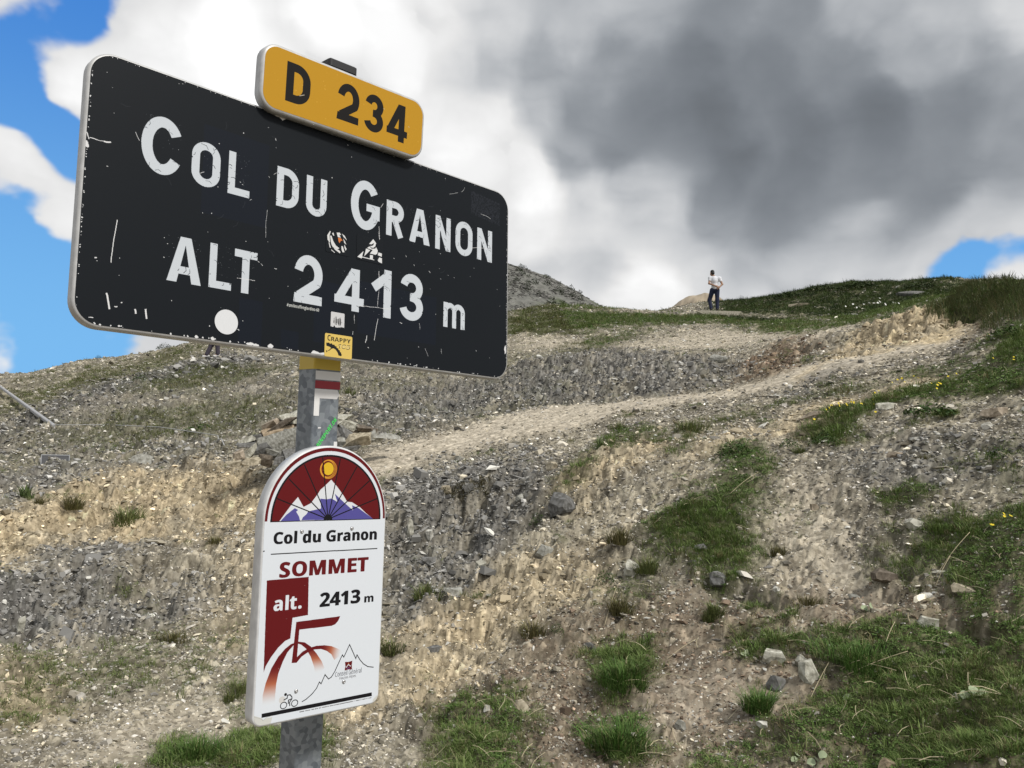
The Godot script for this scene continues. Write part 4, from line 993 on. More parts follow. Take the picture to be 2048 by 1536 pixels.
	arrays[Mesh.ARRAY_INDEX] = idx
	var mesh := ArrayMesh.new()
	mesh.add_surface_from_arrays(Mesh.PRIMITIVE_TRIANGLES, arrays)
	var m := StandardMaterial3D.new()
	m.vertex_color_use_as_albedo = true
	m.roughness = 0.95
	m.metallic_specular = 0.2
	m.albedo_texture = noise_texture(3, FastNoiseLite.TYPE_CELLULAR, 0.085, 512, Color(0.36, 0.35, 0.33), Color(1.0, 1.0, 1.0), 1)
	m.uv1_triplanar = true
	m.uv1_world_triplanar = true
	m.uv1_scale = Vector3.ONE * 0.9
	m.normal_enabled = true
	m.normal_texture = noise_texture(4, FastNoiseLite.TYPE_SIMPLEX_SMOOTH, 0.03, 512, Color.BLACK, Color.WHITE, 5, true, 7.0)
	m.normal_scale = 0.9
	var g := put("ground", mesh, m)
	tag(g, "", "", "", "structure")


# a random place on the ground grid of column i and row j, between vertices
func spot(i: int, j: int, u: float, v: float) -> Vector3:
	var n := r_list.size()
	var p := i * n + j
	return gv[p].lerp(gv[p + 1], v).lerp(gv[p + n].lerp(gv[p + n + 1], v), u)


func cell_of(x: float, z: float) -> Vector2:
	var az := rad_to_deg(atan2(x, -z))
	var r := sqrt(x * x + z * z)
	return Vector2(first_fine + clampf((az + FINE_AZ) / (2.0 * FINE_AZ) * (n_fine - 1), 0.0, n_fine - 1.01), row_fine + clampf(log(maxf(r, R0) / R0) / log(R1 / R0) * (ROWS - 1), 0.0, ROWS - 1.01))


func ground_y(x: float, z: float) -> float:
	var c := cell_of(x, z)
	return spot(int(c.x), int(c.y), c.x - int(c.x), c.y - int(c.y)).y


func ground_n(x: float, z: float) -> Vector3:
	var c := cell_of(x, z)
	var n := r_list.size()
	var p := int(c.x) * n + int(c.y)
	return (gn[p] + gn[p + 3] + gn[p + 3 * n]).normalized()


func ridge(called: String, table: Array, rf: float, rt: float, amp: float, colours: Array, steps: int, rows: int) -> void:
	# a hill whose crest runs at distance rt: a height field over its own ground
	var v := PackedVector3Array()
	var col := PackedColorArray()
	var n := table.size() / 2
	var n0 := FastNoiseLite.new()
	n0.seed = 77; n0.frequency = 14.0 / rt; n0.fractal_octaves = 5
	for i in steps + 1:
		var az: float = lerpf(table[0], table[(n - 1) * 2], float(i) / steps)
		var k := 0
		while k < n - 2 and table[(k + 1) * 2] < az:
			k += 1
		var top: float = lerpf(table[k * 2 + 1], table[k * 2 + 3], (az - table[k * 2]) / (table[k * 2 + 2] - table[k * 2]))
		for j in rows + 1:
			var t := float(j) / rows
			var r := lerpf(rf, rt * 1.25, t)
			var up := 1.0 - pow(absf(r - rt) / (rt - rf), 1.35)
			var x := sin(deg_to_rad(az)) * r
			var z := -cos(deg_to_rad(az)) * r
			var low := -0.04 * rt
			var s := n0.get_noise_2d(x, z)
			var h := low + (top * rt - low) * clampf(up, 0.0, 1.0) + s * amp
			v.append(Vector3(x, h, z))
			var g := smoothstep(-0.02, 0.22, n0.get_noise_2d(x * 0.5 + 90.0, z * 0.5) + (0.5 - t) * 0.25)
			var c: Color = colours[0].lerp(colours[1], g)
			var q := 1.0 + n0.get_noise_2d(x * 5.0, z * 5.0) * 0.7
			col.append(Color(c.r * q, c.g * q, c.b * q))
	var f := PackedInt32Array()
	for i in steps:
		for j in rows:
			var p := i * (rows + 1) + j
			f.append_array([p, p + 1, p + rows + 2, p, p + rows + 2, p + rows + 1])
	var m := StandardMaterial3D.new()
	m.vertex_color_use_as_albedo = true
	m.roughness = 0.95
	var o := put(called, shape(v, f, true, col), m)
	tag(o, "", "", "", "structure")


func mountain() -> void:
	ridge("mountain", MOUNTAIN, 120.0, 260.0, 1.0, [Color(0.14, 0.14, 0.125), Color(0.055, 0.072, 0.027)], 260, 150)
	var mm := []
	for k in 3:
		mm.append(rock_mesh(300 + k, Vector3(1, 0.7, 1), 4))
	var rows := {0: [], 1: [], 2: []}
	rng.seed = 99
	# boulders and dark scrub on the scree of the mountain
	var bush := herbs(90, 0.6, 1.0, Color(0.7, 0.8, 0.6), Color(1.1, 1.0, 1.0), 41, 0.2)
	var scrub := []
	for i in 9000:
		var az := rng.randf_range(-2.0, 7.6)
		var r := 256.0 - pow(rng.randf(), 0.8) * 130.0
		var y := ridge_y(az, r)
		if y < -900.0:
			continue
		var s := 0.3 * exp(rng.randfn(0.0, 0.4))
		var g := rng.randf_range(0.1, 0.3)
		var b := Basis(Vector3.UP, rng.randf() * TAU).scaled(Vector3(s * rng.randf_range(0.8, 1.6), s * 0.8, s))
		var at := Vector3(sin(deg_to_rad(az)) * r, y, -cos(deg_to_rad(az)) * r)
		if i % 55 == 0:
			scrub.append([Transform3D(Basis(Vector3.UP, rng.randf() * TAU).scaled(Vector3.ONE * rng.randf_range(0.8, 2.8)), at), Color(0.022, 0.034, 0.012)])
		else:
			rows[i % 3].append([Transform3D(b, at), Color(g, g * 0.98, g * 0.93)])
	for k in 3:
		scatter("scree", mm[k], rows[k], stone_mat())
	scatter("undergrowth", bush, scrub, leaf_mat())


func ridge_y(az: float, r: float) -> float:
	var n := MOUNTAIN.size() / 2
	if az < MOUNTAIN[0] or az > MOUNTAIN[(n - 1) * 2]:
		return -1000.0
	var k := 0
	while k < n - 2 and MOUNTAIN[(k + 1) * 2] < az:
		k += 1
	var top: float = lerpf(MOUNTAIN[k * 2 + 1], MOUNTAIN[k * 2 + 3], (az - MOUNTAIN[k * 2]) / (MOUNTAIN[k * 2 + 2] - MOUNTAIN[k * 2]))
	var low := -0.04 * 260.0
	return low + (top * 260.0 - low) * clampf(1.0 - pow(absf(r - 260.0) / 140.0, 1.35), 0.0, 1.0)


func far_mound() -> void:
	ridge("hill", FAR_MOUND, 58.0, 76.0, 0.5, [Color(0.36, 0.3, 0.22), Color(0.3, 0.25, 0.17)], 90, 40)


func scatter(called: String, mesh: Mesh, rows: Array, m: Material, parent: Node = self) -> MultiMeshInstance3D:
	var buf := PackedFloat32Array()
	buf.resize(rows.size() * 16)
	var p := 0
	for e in rows:
		var t: Transform3D = e[0]
		var c: Color = e[1]
		buf[p] = t.basis.x.x; buf[p + 1] = t.basis.y.x; buf[p + 2] = t.basis.z.x; buf[p + 3] = t.origin.x
		buf[p + 4] = t.basis.x.y; buf[p + 5] = t.basis.y.y; buf[p + 6] = t.basis.z.y; buf[p + 7] = t.origin.y
		buf[p + 8] = t.basis.x.z; buf[p + 9] = t.basis.y.z; buf[p + 10] = t.basis.z.z; buf[p + 11] = t.origin.z
		buf[p + 12] = c.r; buf[p + 13] = c.g; buf[p + 14] = c.b; buf[p + 15] = 1.0
		p += 16
	return scatter_buffer(called, mesh, buf, rows.size(), m, parent)


func scatter_buffer(called: String, mesh: Mesh, buf: PackedFloat32Array, count: int, m: Material, parent: Node = self) -> MultiMeshInstance3D:
	var mm := MultiMesh.new()
	mm.transform_format = MultiMesh.TRANSFORM_3D
	mm.use_colors = true
	mm.mesh = mesh
	mm.instance_count = count
	mm.buffer = buf
	var o := MultiMeshInstance3D.new()
	o.name = numbered(called) if parent == self else called
	o.multimesh = mm
	o.material_override = m
	o.set_meta("kind", "stuff")
	parent.add_child(o, true)
	return o


# ---------------------------------------------------------------- stones

# a broken stone: a block cut by tilted planes, one unit across before SIZE; every face is flat with hard edges
func rock_mesh(seed_: int, size: Vector3, cuts: int, tilt := 0.38) -> ArrayMesh:
	var r := RandomNumberGenerator.new()
	r.seed = seed_
	var planes := []
	for n in [Vector3.UP, Vector3.DOWN, Vector3.LEFT, Vector3.RIGHT, Vector3.FORWARD, Vector3.BACK]:
		var t := tilt * (0.5 if absf(n.y) > 0.5 else 1.0)
		planes.append([(n + Vector3(r.randfn(), r.randfn(), r.randfn()) * t).normalized(), r.randf_range(0.4, 0.5)])
	for k in cuts:
		planes.append([Vector3(r.randfn(), r.randfn() * 0.8, r.randfn()).normalized(), r.randf_range(0.42, 0.6)])
	var v := PackedVector3Array()
	var f := PackedInt32Array()
	for i in planes.size():
		var n: Vector3 = planes[i][0]
		var u := n.cross(Vector3(0.3, 0.8, 0.51)).normalized()
		var w := n.cross(u)
		var o: Vector3 = n * float(planes[i][1])
		var poly := [o + (u + w) * 3.0, o + (w - u) * 3.0, o - (u + w) * 3.0, o + (u - w) * 3.0]
		for j in planes.size():
			if j == i:
				continue
			var m: Vector3 = planes[j][0]
			var d: float = planes[j][1]
			var kept := []
			for e in poly.size():
				var a: Vector3 = poly[e]
				var b: Vector3 = poly[(e + 1) % poly.size()]
				var da := a.dot(m) - d
				var db := b.dot(m) - d
				if da <= 0.0:
					kept.append(a)
				if (da < 0.0) != (db < 0.0) and absf(da - db) > 1e-9:
					kept.append(a.lerp(b, da / (da - db)))
			poly = kept
			if poly.size() < 3:
				break
		for e in range(1, poly.size() - 1):
			var c := v.size()
			v.append_array([poly[0] * size, poly[e] * size, poly[e + 1] * size])
			if (v[c + 1] - v[c]).cross(v[c + 2] - v[c]).dot(n / size) > 0.0:
				f.append_array([c, c + 2, c + 1])
			else:
				f.append_array([c, c + 1, c + 2])
	return shape(v, f, false)


func stone_mat() -> StandardMaterial3D:
	if not mats.has("stone"):
		var m := StandardMaterial3D.new()
		m.vertex_color_use_as_albedo = true
		m.roughness = 0.92
		m.metallic_specular = 0.25
		mats.stone = m
	return mats.stone


const TONES := {"pale": [0.6, 0.59, 0.52], "white": [0.74, 0.73, 0.68], "light": [0.44, 0.44, 0.41], "grey": [0.24, 0.24, 0.24], "dark": [0.2, 0.2, 0.2], "blue": [0.26, 0.31, 0.35], "cream": [0.55, 0.49, 0.38], "peach": [0.48, 0.41, 0.33], "orange": [0.5, 0.4, 0.29], "brown": [0.2, 0.17, 0.14], "slab": [0.6, 0.56, 0.47]}


func rock_mat(tone: String) -> StandardMaterial3D:
	var key := "rock_" + tone
	if not mats.has(key):
		var t: Array = TONES[tone]
		var m := StandardMaterial3D.new()
		m.albedo_color = Color(t[0], t[1], t[2]).linear_to_srgb()
		m.roughness = 0.93
		m.metallic_specular = 0.25
		if not mats.has("rock_grain"):
			mats.rock_grain = noise_texture(15, FastNoiseLite.TYPE_SIMPLEX_SMOOTH, 0.018, 256, Color(0.3, 0.29, 0.26), Color(1.3, 1.3, 1.3), 6)
			mats.rock_bumps = noise_texture(16, FastNoiseLite.TYPE_SIMPLEX_SMOOTH, 0.02, 256, Color.BLACK, Color.WHITE, 6, true, 9.0)
		m.albedo_texture = mats.rock_grain
		m.uv1_triplanar = true
		m.uv1_scale = Vector3.ONE * 5.0
		m.normal_enabled = true
		m.normal_texture = mats.rock_bumps
		m.normal_scale = 0.8
		mats[key] = m
	return mats[key]


func stones() -> void:
	var k := 0
	for s in STONES:
		k += 1
		var w: float = s[2] * 0.9
		var h: float = s[3] * 0.88
		var deep := clampf((w + h) * 0.5, minf(w, h) * 0.7, w)
		var y := ground_y(s[0], s[1])
		var flat_ := h < w * 0.6
		var mesh := rock_mesh(1000 + k * 7, Vector3(w * 1.12, h * 1.35, deep * 1.1), (14 if flat_ else 22) if s[5] != "slab" else 9)
		var o := put("stone", mesh, rock_mat(s[5]))
		var turn: float = s[4]
		o.position = Vector3(s[0], y + h * (0.24 if flat_ else 0.26), s[1])
		o.rotation = Vector3(0.0, deg_to_rad(rad_to_deg(atan2(-s[0], -s[1])) + k * 37.0 if not flat_ else rad_to_deg(atan2(-s[0], -s[1]))), deg_to_rad(turn * (0.35 if flat_ else 0.5)))
		tag(o, s[6], "stone")


func cairn() -> void:
	var foot: Vector3 = SPOTS.cairn
	var o := base("cairn", Vector3(foot.x, ground_y(foot.x, foot.z), foot.z))
	tag(o, "low heap of broken slabs behind the galvanised post", "cairn")
	var k := 0
	for s in CAIRN:
		k += 1
		var w: float = s[3]
		var h: float = s[4]
		var c := put("stone", rock_mesh(500 + k * 3, Vector3(w * 1.15, h * 1.05, maxf(w * 0.75, h)), 6, 0.26), rock_mat(s[6]), o)
		c.position = Vector3(s[0], s[1], s[2]) - o.position
		c.rotation = Vector3(0.15, deg_to_rad(14.0 + (k * 13) % 17 - 8), deg_to_rad(s[5]))


func gravel() -> void:
	# loose chips: sizes follow the ground, finest where it is near
	rng.seed = 2024
	var meshes := []
	for k in 4:
		meshes.append(rock_mesh(40 + k, [Vector3(1, 0.55, 0.8), Vector3(1.1, 0.34, 0.8), Vector3(0.9, 0.7, 0.8), Vector3(1.3, 0.26, 0.9)][k], 5))
	var n := r_list.size()
	var bufs := []
	for k in 4:
		bufs.append(PackedFloat32Array())
	var vg: PackedFloat32Array = gz.grass
	var gg: PackedFloat32Array = gz.grey
	var tt: PackedFloat32Array = gz.talus
	var oo: PackedFloat32Array = gz.ochre
	var pp: PackedFloat32Array = gz.path
	var ss: PackedFloat32Array = gz.soil
	for i in 600000:
		var a := first_fine + rng.randi_range(8, n_fine - 10)
		var j := row_fine + int(pow(rng.randf(), 0.85) * (ROWS - 40)) + 30
		if j > row_fine + ROWS - 3:
			continue
		var p := a * n + j
		var green := vg[p]
		if rng.randf() < green * 0.85 or rng.randf() < pp[p] * 0.93 or rng.randf() < oo[p] * 0.3:
			continue
		var r := r_list[j]
		var fine := 1.0
		if rng.randf() > 0.62 + nw.get_noise_2d(gv[p].x * 1.3 + 9.0, gv[p].z * 1.3) * 1.1 + gg[p] * 0.2 + tt[p] * 0.4:
			if rng.randf() < 0.35:
				continue
			fine = 0.6
		var size := fine * r * 0.00072 * (1.0 - 0.38 * smoothstep(10.0, 18.0, r)) * exp(rng.randfn(0.0, 0.5)) * (1.0 + 0.7 * tt[p] + 0.25 * gg[p])
		if rng.randf() < 0.02 + 0.025 * gg[p] * (1.0 if r < 9.5 else 0.0):
			size *= rng.randf_range(1.8, 3.2)
		size = minf(size, (0.03 if r < 9.0 or tt[p] > 0.3 else 0.018) * exp(minf(rng.randfn(0.0, 0.4), 0.6)) + (0.006 if r < 9.0 or tt[p] > 0.3 else 0.002) * r)
		var at := spot(a, j, rng.randf(), rng.randf())
		var g := 0.33 * exp(rng.randfn(0.0, 0.48))
		var warm := rng.randf()
		var c := Color(g * 1.08, g * lerpf(0.98, 1.03, warm), g * lerpf(0.76, 0.95, warm))
		if rng.randf() < gg[p] or rng.randf() < tt[p]:
			g = 0.22 * exp(rng.randfn(0.0, 0.5))
			c = Color(g * 1.02, g, g * 0.95)
		elif rng.randf() < ss[p]:
			c = Color(g * 0.6, g * 0.45, g * 0.33)
		elif rng.randf() < oo[p]:
			c = Color(g * 1.3, g * 1.12, g * 0.8)
		if rng.randf() < 0.05:
			g = rng.randf_range(0.5, 0.75)
			c = Color(g, g * 0.98, g * 0.9)
		var b := Basis.from_euler(Vector3(rng.randfn() * 0.3, rng.randf() * TAU, rng.randfn() * 0.3)).scaled(Vector3.ONE * size * 2.0)
		at.y += size * 0.3
		var buf: PackedFloat32Array = bufs[i % 4]
		buf.append_array([b.x.x, b.y.x, b.z.x, at.x, b.x.y, b.y.y, b.z.y, at.y, b.x.z, b.y.z, b.z.z, at.z, c.r, c.g, c.b, 1.0])
		bufs[i % 4] = buf
	for k in 4:
		scatter_buffer("gravel", meshes[k], bufs[k], bufs[k].size() / 16, stone_mat())


# ---------------------------------------------------------------- plants

func leaf_mat() -> StandardMaterial3D:
	if not mats.has("leaf"):
		var m := StandardMaterial3D.new()
		m.vertex_color_use_as_albedo = true
		m.roughness = 0.6
		m.metallic_specular = 0.3
		m.cull_mode = BaseMaterial3D.CULL_DISABLED
		m.backlight_enabled = true
		m.backlight = Color(0.25, 0.25, 0.25)
		mats.leaf = m
	return mats.leaf


func add_blade(st: SurfaceTool, root: Vector3, up: Vector3, lean: Vector3, h: float, w: float, c: Color) -> void:
	# a bent, tapering blade of two segments
	var side := lean.cross(up)
	if side.length() < 1e-4:
		side = Vector3.RIGHT
	side = side.normalized() * w
	var mid := root + up * h * 0.55 + lean * h * 0.2
	var tip := root + up * h * 0.86 + lean * h * 0.72
	st.set_color(c)
	for v in [root - side, mid - side * 0.8, mid + side * 0.8, root - side, mid + side * 0.8, root + side, mid - side * 0.8, tip, mid + side * 0.8]:
		st.add_vertex(v)


func blades(n: int, h: float, spread: float, lean: float, c0: Color, c1: Color, seed_: int, wide := 0.035) -> ArrayMesh:
	var r := RandomNumberGenerator.new()
	r.seed = seed_
	var st := SurfaceTool.new()
	st.begin(Mesh.PRIMITIVE_TRIANGLES)
	st.set_smooth_group(-1)
	for i in n:
		var a := r.randf() * TAU
		var d := sqrt(r.randf()) * spread * 0.5
		var lump := sin(a * 2.0 + seed_) * 0.3 + sin(a * 3.0 + seed_ * 1.7) * 0.25
		d *= 1.0 + lump
		var root := Vector3(cos(a) * d, -0.03 * h, sin(a) * d)
		var dir := Vector3(cos(a), 0, sin(a)).rotated(Vector3.UP, r.randfn() * 0.7)
		var l := (dir * r.randf_range(0.2, 1.0) * lean) * (0.4 + d / maxf(spread * 0.5, 0.001))
		var c := c0.lerp(c1, r.randf())
		var q := r.randf_range(0.75, 1.25)
		if r.randf() < 0.12:
			c = Color(c0.r * 0.5 + 0.14, c0.g * 0.5 + 0.12, c0.b * 0.5 + 0.06)
		add_blade(st, root, Vector3(0, r.randf_range(0.55, 1.0), 0), l, h * r.randf_range(0.3, 1.15) * (1.0 - 0.25 * d / maxf(spread, 0.001)), h * wide * r.randf_range(0.7, 1.3), Color(c.r * q, c.g * q, c.b * q))
	st.generate_normals()
	return st.commit()


func herbs(n: int, h: float, spread: float, c0: Color, c1: Color, seed_: int, leaf := 0.14) -> ArrayMesh:
	# a low cushion of small leaves turned every way, on a dome
	var r := RandomNumberGenerator.new()
	r.seed = seed_
	var st := SurfaceTool.new()
	st.begin(Mesh.PRIMITIVE_TRIANGLES)
	st.set_smooth_group(-1)
	for i in n:
		var a := r.randf() * TAU
		var d := sqrt(r.randf())
		var top := h * (1.0 - d * d * 0.8) * r.randf_range(0.3, 1.05)
		var p := Vector3(cos(a) * d * spread * 0.5, top, sin(a) * d * spread * 0.5)
		var b := Basis.from_euler(Vector3(r.randfn() * 0.55, r.randf() * TAU, r.randfn() * 0.55))
		var s := spread * leaf * r.randf_range(0.5, 1.1)
		var c := c0.lerp(c1, r.randf())
		var q := r.randf_range(0.7, 1.3)
		st.set_color(Color(c.r * q, c.g * q, c.b * q))
		var e := [p, p + b * Vector3(-s * 0.3, s * 0.06, s * 0.45), p + b * Vector3(0, 0, s), p + b * Vector3(s * 0.3, s * 0.06, s * 0.45)]
		for k in [0, 1, 2, 0, 2, 3]:
			st.add_vertex(e[k])
	st.generate_normals()
	return st.commit()


const GREENS := {"tuft": [[0.08, 0.115, 0.032], [0.16, 0.17, 0.07]], "lush": [[0.055, 0.12, 0.022], [0.11, 0.18, 0.05]], "dry": [[0.13, 0.115, 0.055], [0.1, 0.1, 0.035]], "long": [[0.07, 0.11, 0.035], [0.11, 0.14, 0.055]], "herb": [[0.03, 0.062, 0.013], [0.06, 0.1, 0.025]], "moss": [[0.2, 0.19, 0.04], [0.11, 0.12, 0.03]], "bush": [[0.022, 0.038, 0.012], [0.04, 0.06, 0.018]], "clump": [[0.085, 0.125, 0.048], [0.21, 0.21, 0.115]], "hang": [[0.1, 0.1, 0.045], [0.2, 0.17, 0.09]]}


func tufts() -> void:
	var k := 0
	for s in TUFTS:
		k += 1
		var kind: String = s[4]
		var c0 := Color(GREENS[kind][0][0], GREENS[kind][0][1], GREENS[kind][0][2])
		var c1 := Color(GREENS[kind][1][0], GREENS[kind][1][1], GREENS[kind][1][2])
		var w: float = s[2]
		var h: float = s[3]
		var x: float = s[0]
		var z: float = s[1]
		var mesh: ArrayMesh
		var cat := "grass tuft"
		match kind:
			"herb", "moss":
				mesh = herbs(260, h, w, c0, c1, 60 + k, 0.11)
				cat = "plant"
			"bush":
				mesh = herbs(600, h, w, c0, c1, 60 + k, 0.07)
				cat = "bush"
			"long":
				mesh = blades(60, h, w * 0.5, 0.9, c0, c1, 60 + k, 0.035)
			"clump", "hang":
				mesh = sod(x, z, w, h, c0, c1, 60 + k, kind == "hang")
			"lush":
				mesh = blades(800, h * 0.95, w * 1.1, 1.05, c0, c1, 60 + k, 0.014)
			_:
				mesh = blades(300, h * 1.2, w * 0.85, 1.1, c0, c1, 60 + k, 0.016)
		var o := put("grass_tuft" if cat == "grass tuft" else ("bush" if cat == "bush" else "cushion_plant"), mesh, leaf_mat())
		o.position = Vector3(x, ground_y(x, z), z)
		tag(o, s[5], cat)


# grass growing over a steep place: roots follow the ground, blades hang towards the viewer's side
func sod(x: float, z: float, w: float, h: float, c0: Color, c1: Color, seed_: int, hang: bool) -> ArrayMesh:
	var r := RandomNumberGenerator.new()
	r.seed = seed_
	var st := SurfaceTool.new()
	st.begin(Mesh.PRIMITIVE_TRIANGLES)
	st.set_smooth_group(-1)
	var y0 := ground_y(x, z)
	var out := Vector3(x, 0, z).normalized()
	var across := out.cross(Vector3.UP)
	for i in (700 if hang else 1300):
		var u := r.randf_range(-0.55, 0.55) * w
		var v := r.randf_range(-0.1, 1.0) * (w * 0.5 if hang else 1.9)
		var at := Vector3(x, 0, z) + across * u + out * v
		at.y = ground_y(at.x, at.z)
		var down := ground_n(at.x, at.z)
		down.y = 0.0
		var l := (down * 1.2 - out * 0.35 + Vector3(r.randfn(), 0, r.randfn()) * 0.35) * (1.5 if hang else 0.9)
		var up := Vector3(0, 0.35 if hang and r.randf() < 0.7 else 1.0, 0)
		if hang:
			l.y = -0.5 * r.randf()
		var c := c0.lerp(c1, r.randf())
		if r.randf() < 0.08:
			c = Color(0.25, 0.21, 0.11)
		var q := r.randf_range(0.6, 1.25)
		var tall := (0.1 if hang else 0.17) * r.randf_range(0.5, 1.2)
		add_blade(st, at - Vector3(x, y0 + 0.01, z), up, l, tall, 0.004 if not hang else 0.0025, Color(c.r * q, c.g * q, c.b * q))
	st.generate_normals()
	return st.commit()


func grass() -> void:
	rng.seed = 31337
	var kinds := []
	for k in 3:
		kinds.append(blades(16, 1.0, 0.9, 1.1, Color(0.8, 0.85, 0.75), Color(1.2, 1.15, 1.25), 90 + k, 0.022))
	kinds.append(herbs(20, 0.42, 1.0, Color(0.8, 0.9, 0.75), Color(1.15, 1.1, 1.1), 95, 0.2))
	kinds.append(herbs(16, 0.3, 1.0, Color(0.85, 0.9, 0.8), Color(1.1, 1.1, 1.1), 96, 0.26))
	var bufs := []
	for k in 5:
		bufs.append(PackedFloat32Array())
	var n := r_list.size()
	var vg: PackedFloat32Array = gz.grass
	for i in 620000:
		var a := first_fine + rng.randi_range(6, n_fine - 8)
		var j := row_fine + int(pow(rng.randf(), 0.8) * (ROWS - 30)) + 24
		if j > row_fine + ROWS - 3:
			continue
		var p := a * n + j
		var g := vg[p]
		if rng.randf() > g * 0.98 - 0.04:
			continue
		var r := r_list[j]
		var at := spot(a, j, rng.randf(), rng.randf())
		var patch := nw.get_noise_2d(at.x * 0.7 + 80.0, at.z * 0.7)
		var herb := rng.randf() < clampf(0.5 + patch * 1.6, 0.1, 0.9)
		var k := (3 + i % 2) if herb else i % 3
		var size := clampf(0.032 + r * 0.0032, 0.03, 0.24) * exp(rng.randfn(0.0, 0.3)) * (0.8 + 0.4 * g)
		var c: Color
		var t := rng.randf()
		if herb:
			c = Color(0.074, 0.138, 0.029).lerp(Color(0.16, 0.23, 0.072), t)
			size *= 0.8
		else:
			c = Color(0.098, 0.168, 0.036).lerp(Color(0.21, 0.26, 0.094), t)
			if rng.randf() < 0.1:
				c = Color(0.24, 0.21, 0.11)
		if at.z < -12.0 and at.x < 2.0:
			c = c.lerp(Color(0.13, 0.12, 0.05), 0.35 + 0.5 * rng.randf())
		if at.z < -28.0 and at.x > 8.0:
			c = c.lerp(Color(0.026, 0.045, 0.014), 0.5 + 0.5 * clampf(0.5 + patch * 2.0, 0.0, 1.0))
		if g < 0.5:
			c = c.lerp(Color(0.17, 0.15, 0.08), 0.35)
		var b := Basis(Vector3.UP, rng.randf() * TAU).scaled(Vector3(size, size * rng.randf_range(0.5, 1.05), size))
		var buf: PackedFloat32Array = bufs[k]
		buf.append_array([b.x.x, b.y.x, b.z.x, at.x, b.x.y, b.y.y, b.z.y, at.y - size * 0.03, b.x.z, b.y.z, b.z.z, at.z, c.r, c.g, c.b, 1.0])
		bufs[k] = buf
	for k in 5:
		scatter_buffer("grass" if k < 3 else "undergrowth", kinds[k], bufs[k], bufs[k].size() / 16, leaf_mat())


func straw() -> void:
	# dead stems lying about in the grass nearest to the road
	rng.seed = 808
	var st := SurfaceTool.new()
	st.begin(Mesh.PRIMITIVE_TRIANGLES)
	st.set_smooth_group(-1)
	st.set_color(Color.WHITE)
	var p := [Vector3(-0.5, 0, 0), Vector3(-0.15, 0.06, 0.03), Vector3(0.2, 0.07, 0.02), Vector3(0.5, 0.02, -0.05)]
	for i in 3:
		var w := Vector3(0.0, 0.004, 0.011)
		for v in [p[i] - w, p[i + 1] - w, p[i + 1] + w, p[i] - w, p[i + 1] + w, p[i] + w]:
			st.add_vertex(v)
	st.generate_normals()
	var rows := []
	var n := r_list.size()
	var vg: PackedFloat32Array = gz.grass
	for i in 9000:
		var a := first_fine + rng.randi_range(8, n_fine - 10)
		var j := row_fine + 60 + rng.randi_range(0, 330)
		if rng.randf() > 0.06 + vg[a * n + j] * 0.5 or a < first_fine + n_fine / 3:
			continue
		var at := spot(a, j, rng.randf(), rng.randf())
		var b := Basis.from_euler(Vector3(rng.randfn() * 0.25, rng.randf() * TAU, rng.randfn() * 0.3)).scaled(Vector3.ONE * rng.randf_range(0.05, 0.17))
		var g := rng.randf_range(0.55, 1.25)
		rows.append([Transform3D(b, at + Vector3(0, 0.02, 0)), Color(0.4 * g, 0.35 * g, 0.23 * g)])
	scatter("straw", st.commit(), rows, leaf_mat())


func leaf_plants() -> void:
	var m := flat(0.33, 0.39, 0.24, 0.85)
	m.cull_mode = BaseMaterial3D.CULL_DISABLED
	m.backlight_enabled = true
	m.backlight = Color(0.3, 0.3, 0.3)
	rng.seed = 4
	for s in LEAF_PLANTS:
		var o := base("leafy_plant", Vector3(s[0], ground_y(s[0], s[1]), s[1]))
		tag(o, s[4], "plant")
		var w: float = s[2] * (0.5 if s[3] > 1 else 0.8)
		for k in s[3]:
			var v := PackedVector3Array([Vector3(0, 0, 0)])
			for e in 13:
				var a := TAU * e / 12.0
				var rr := 0.5 * w * (1.0 - 0.38 * pow(absf(cos(a * 0.5)), 14.0)) * (1.0 + 0.06 * sin(a * 5.0))
				v.append(Vector3(sin(a) * rr, cos(a * 2.0) * 0.08 * w, cos(a) * rr))
			var f := PackedInt32Array()
			for e in 12:
				f.append_array([0, e + 1, e + 2])
			var leaf := put("leaf", shape(v, f, true), m, o)
			leaf.position = Vector3((k - (s[3] - 1) * 0.5) * w * 0.75, w * 0.45 + 0.01 * k, rng.randf_range(-0.5, 0.5) * w)
			leaf.position.y += rng.randf_range(-0.3, 0.2) * w
			leaf.rotation = Vector3(0.7 + rng.randf_range(-0.5, 0.4), rng.randf_range(-1.2, 1.2), rng.randf_range(-0.6, 0.6))
			var stem := put("stem", tube(PackedVector3Array([Vector3(0, -0.02, 0), leaf.position]), 0.0018, 5), m, o)
			stem.position = Vector3.ZERO


func tube(pts: PackedVector3Array, r: float, sides: int) -> ArrayMesh:
	var v := PackedVector3Array()
	var f := PackedInt32Array()
	var n := pts.size()
	for i in n:
		var d := (pts[mini(i + 1, n - 1)] - pts[maxi(i - 1, 0)]).normalized()
		var a := d.cross(Vector3(0.31, 0.9, 0.2)).normalized()
		var b := d.cross(a)
		for k in sides:
			var t := TAU * k / sides
			v.append(pts[i] + (a * cos(t) + b * sin(t)) * r)
	for i in n - 1:
		for k in sides:
			var p := i * sides + k
			var q := i * sides + (k + 1) % sides
			f.append_array([p, p + sides, q, q, p + sides, q + sides])
	for k in range(1, sides - 1):
		f.append_array([0, k, k + 1])
		var e := (n - 1) * sides
		f.append_array([e, e + k + 1, e + k])
	return shape(v, f, true)


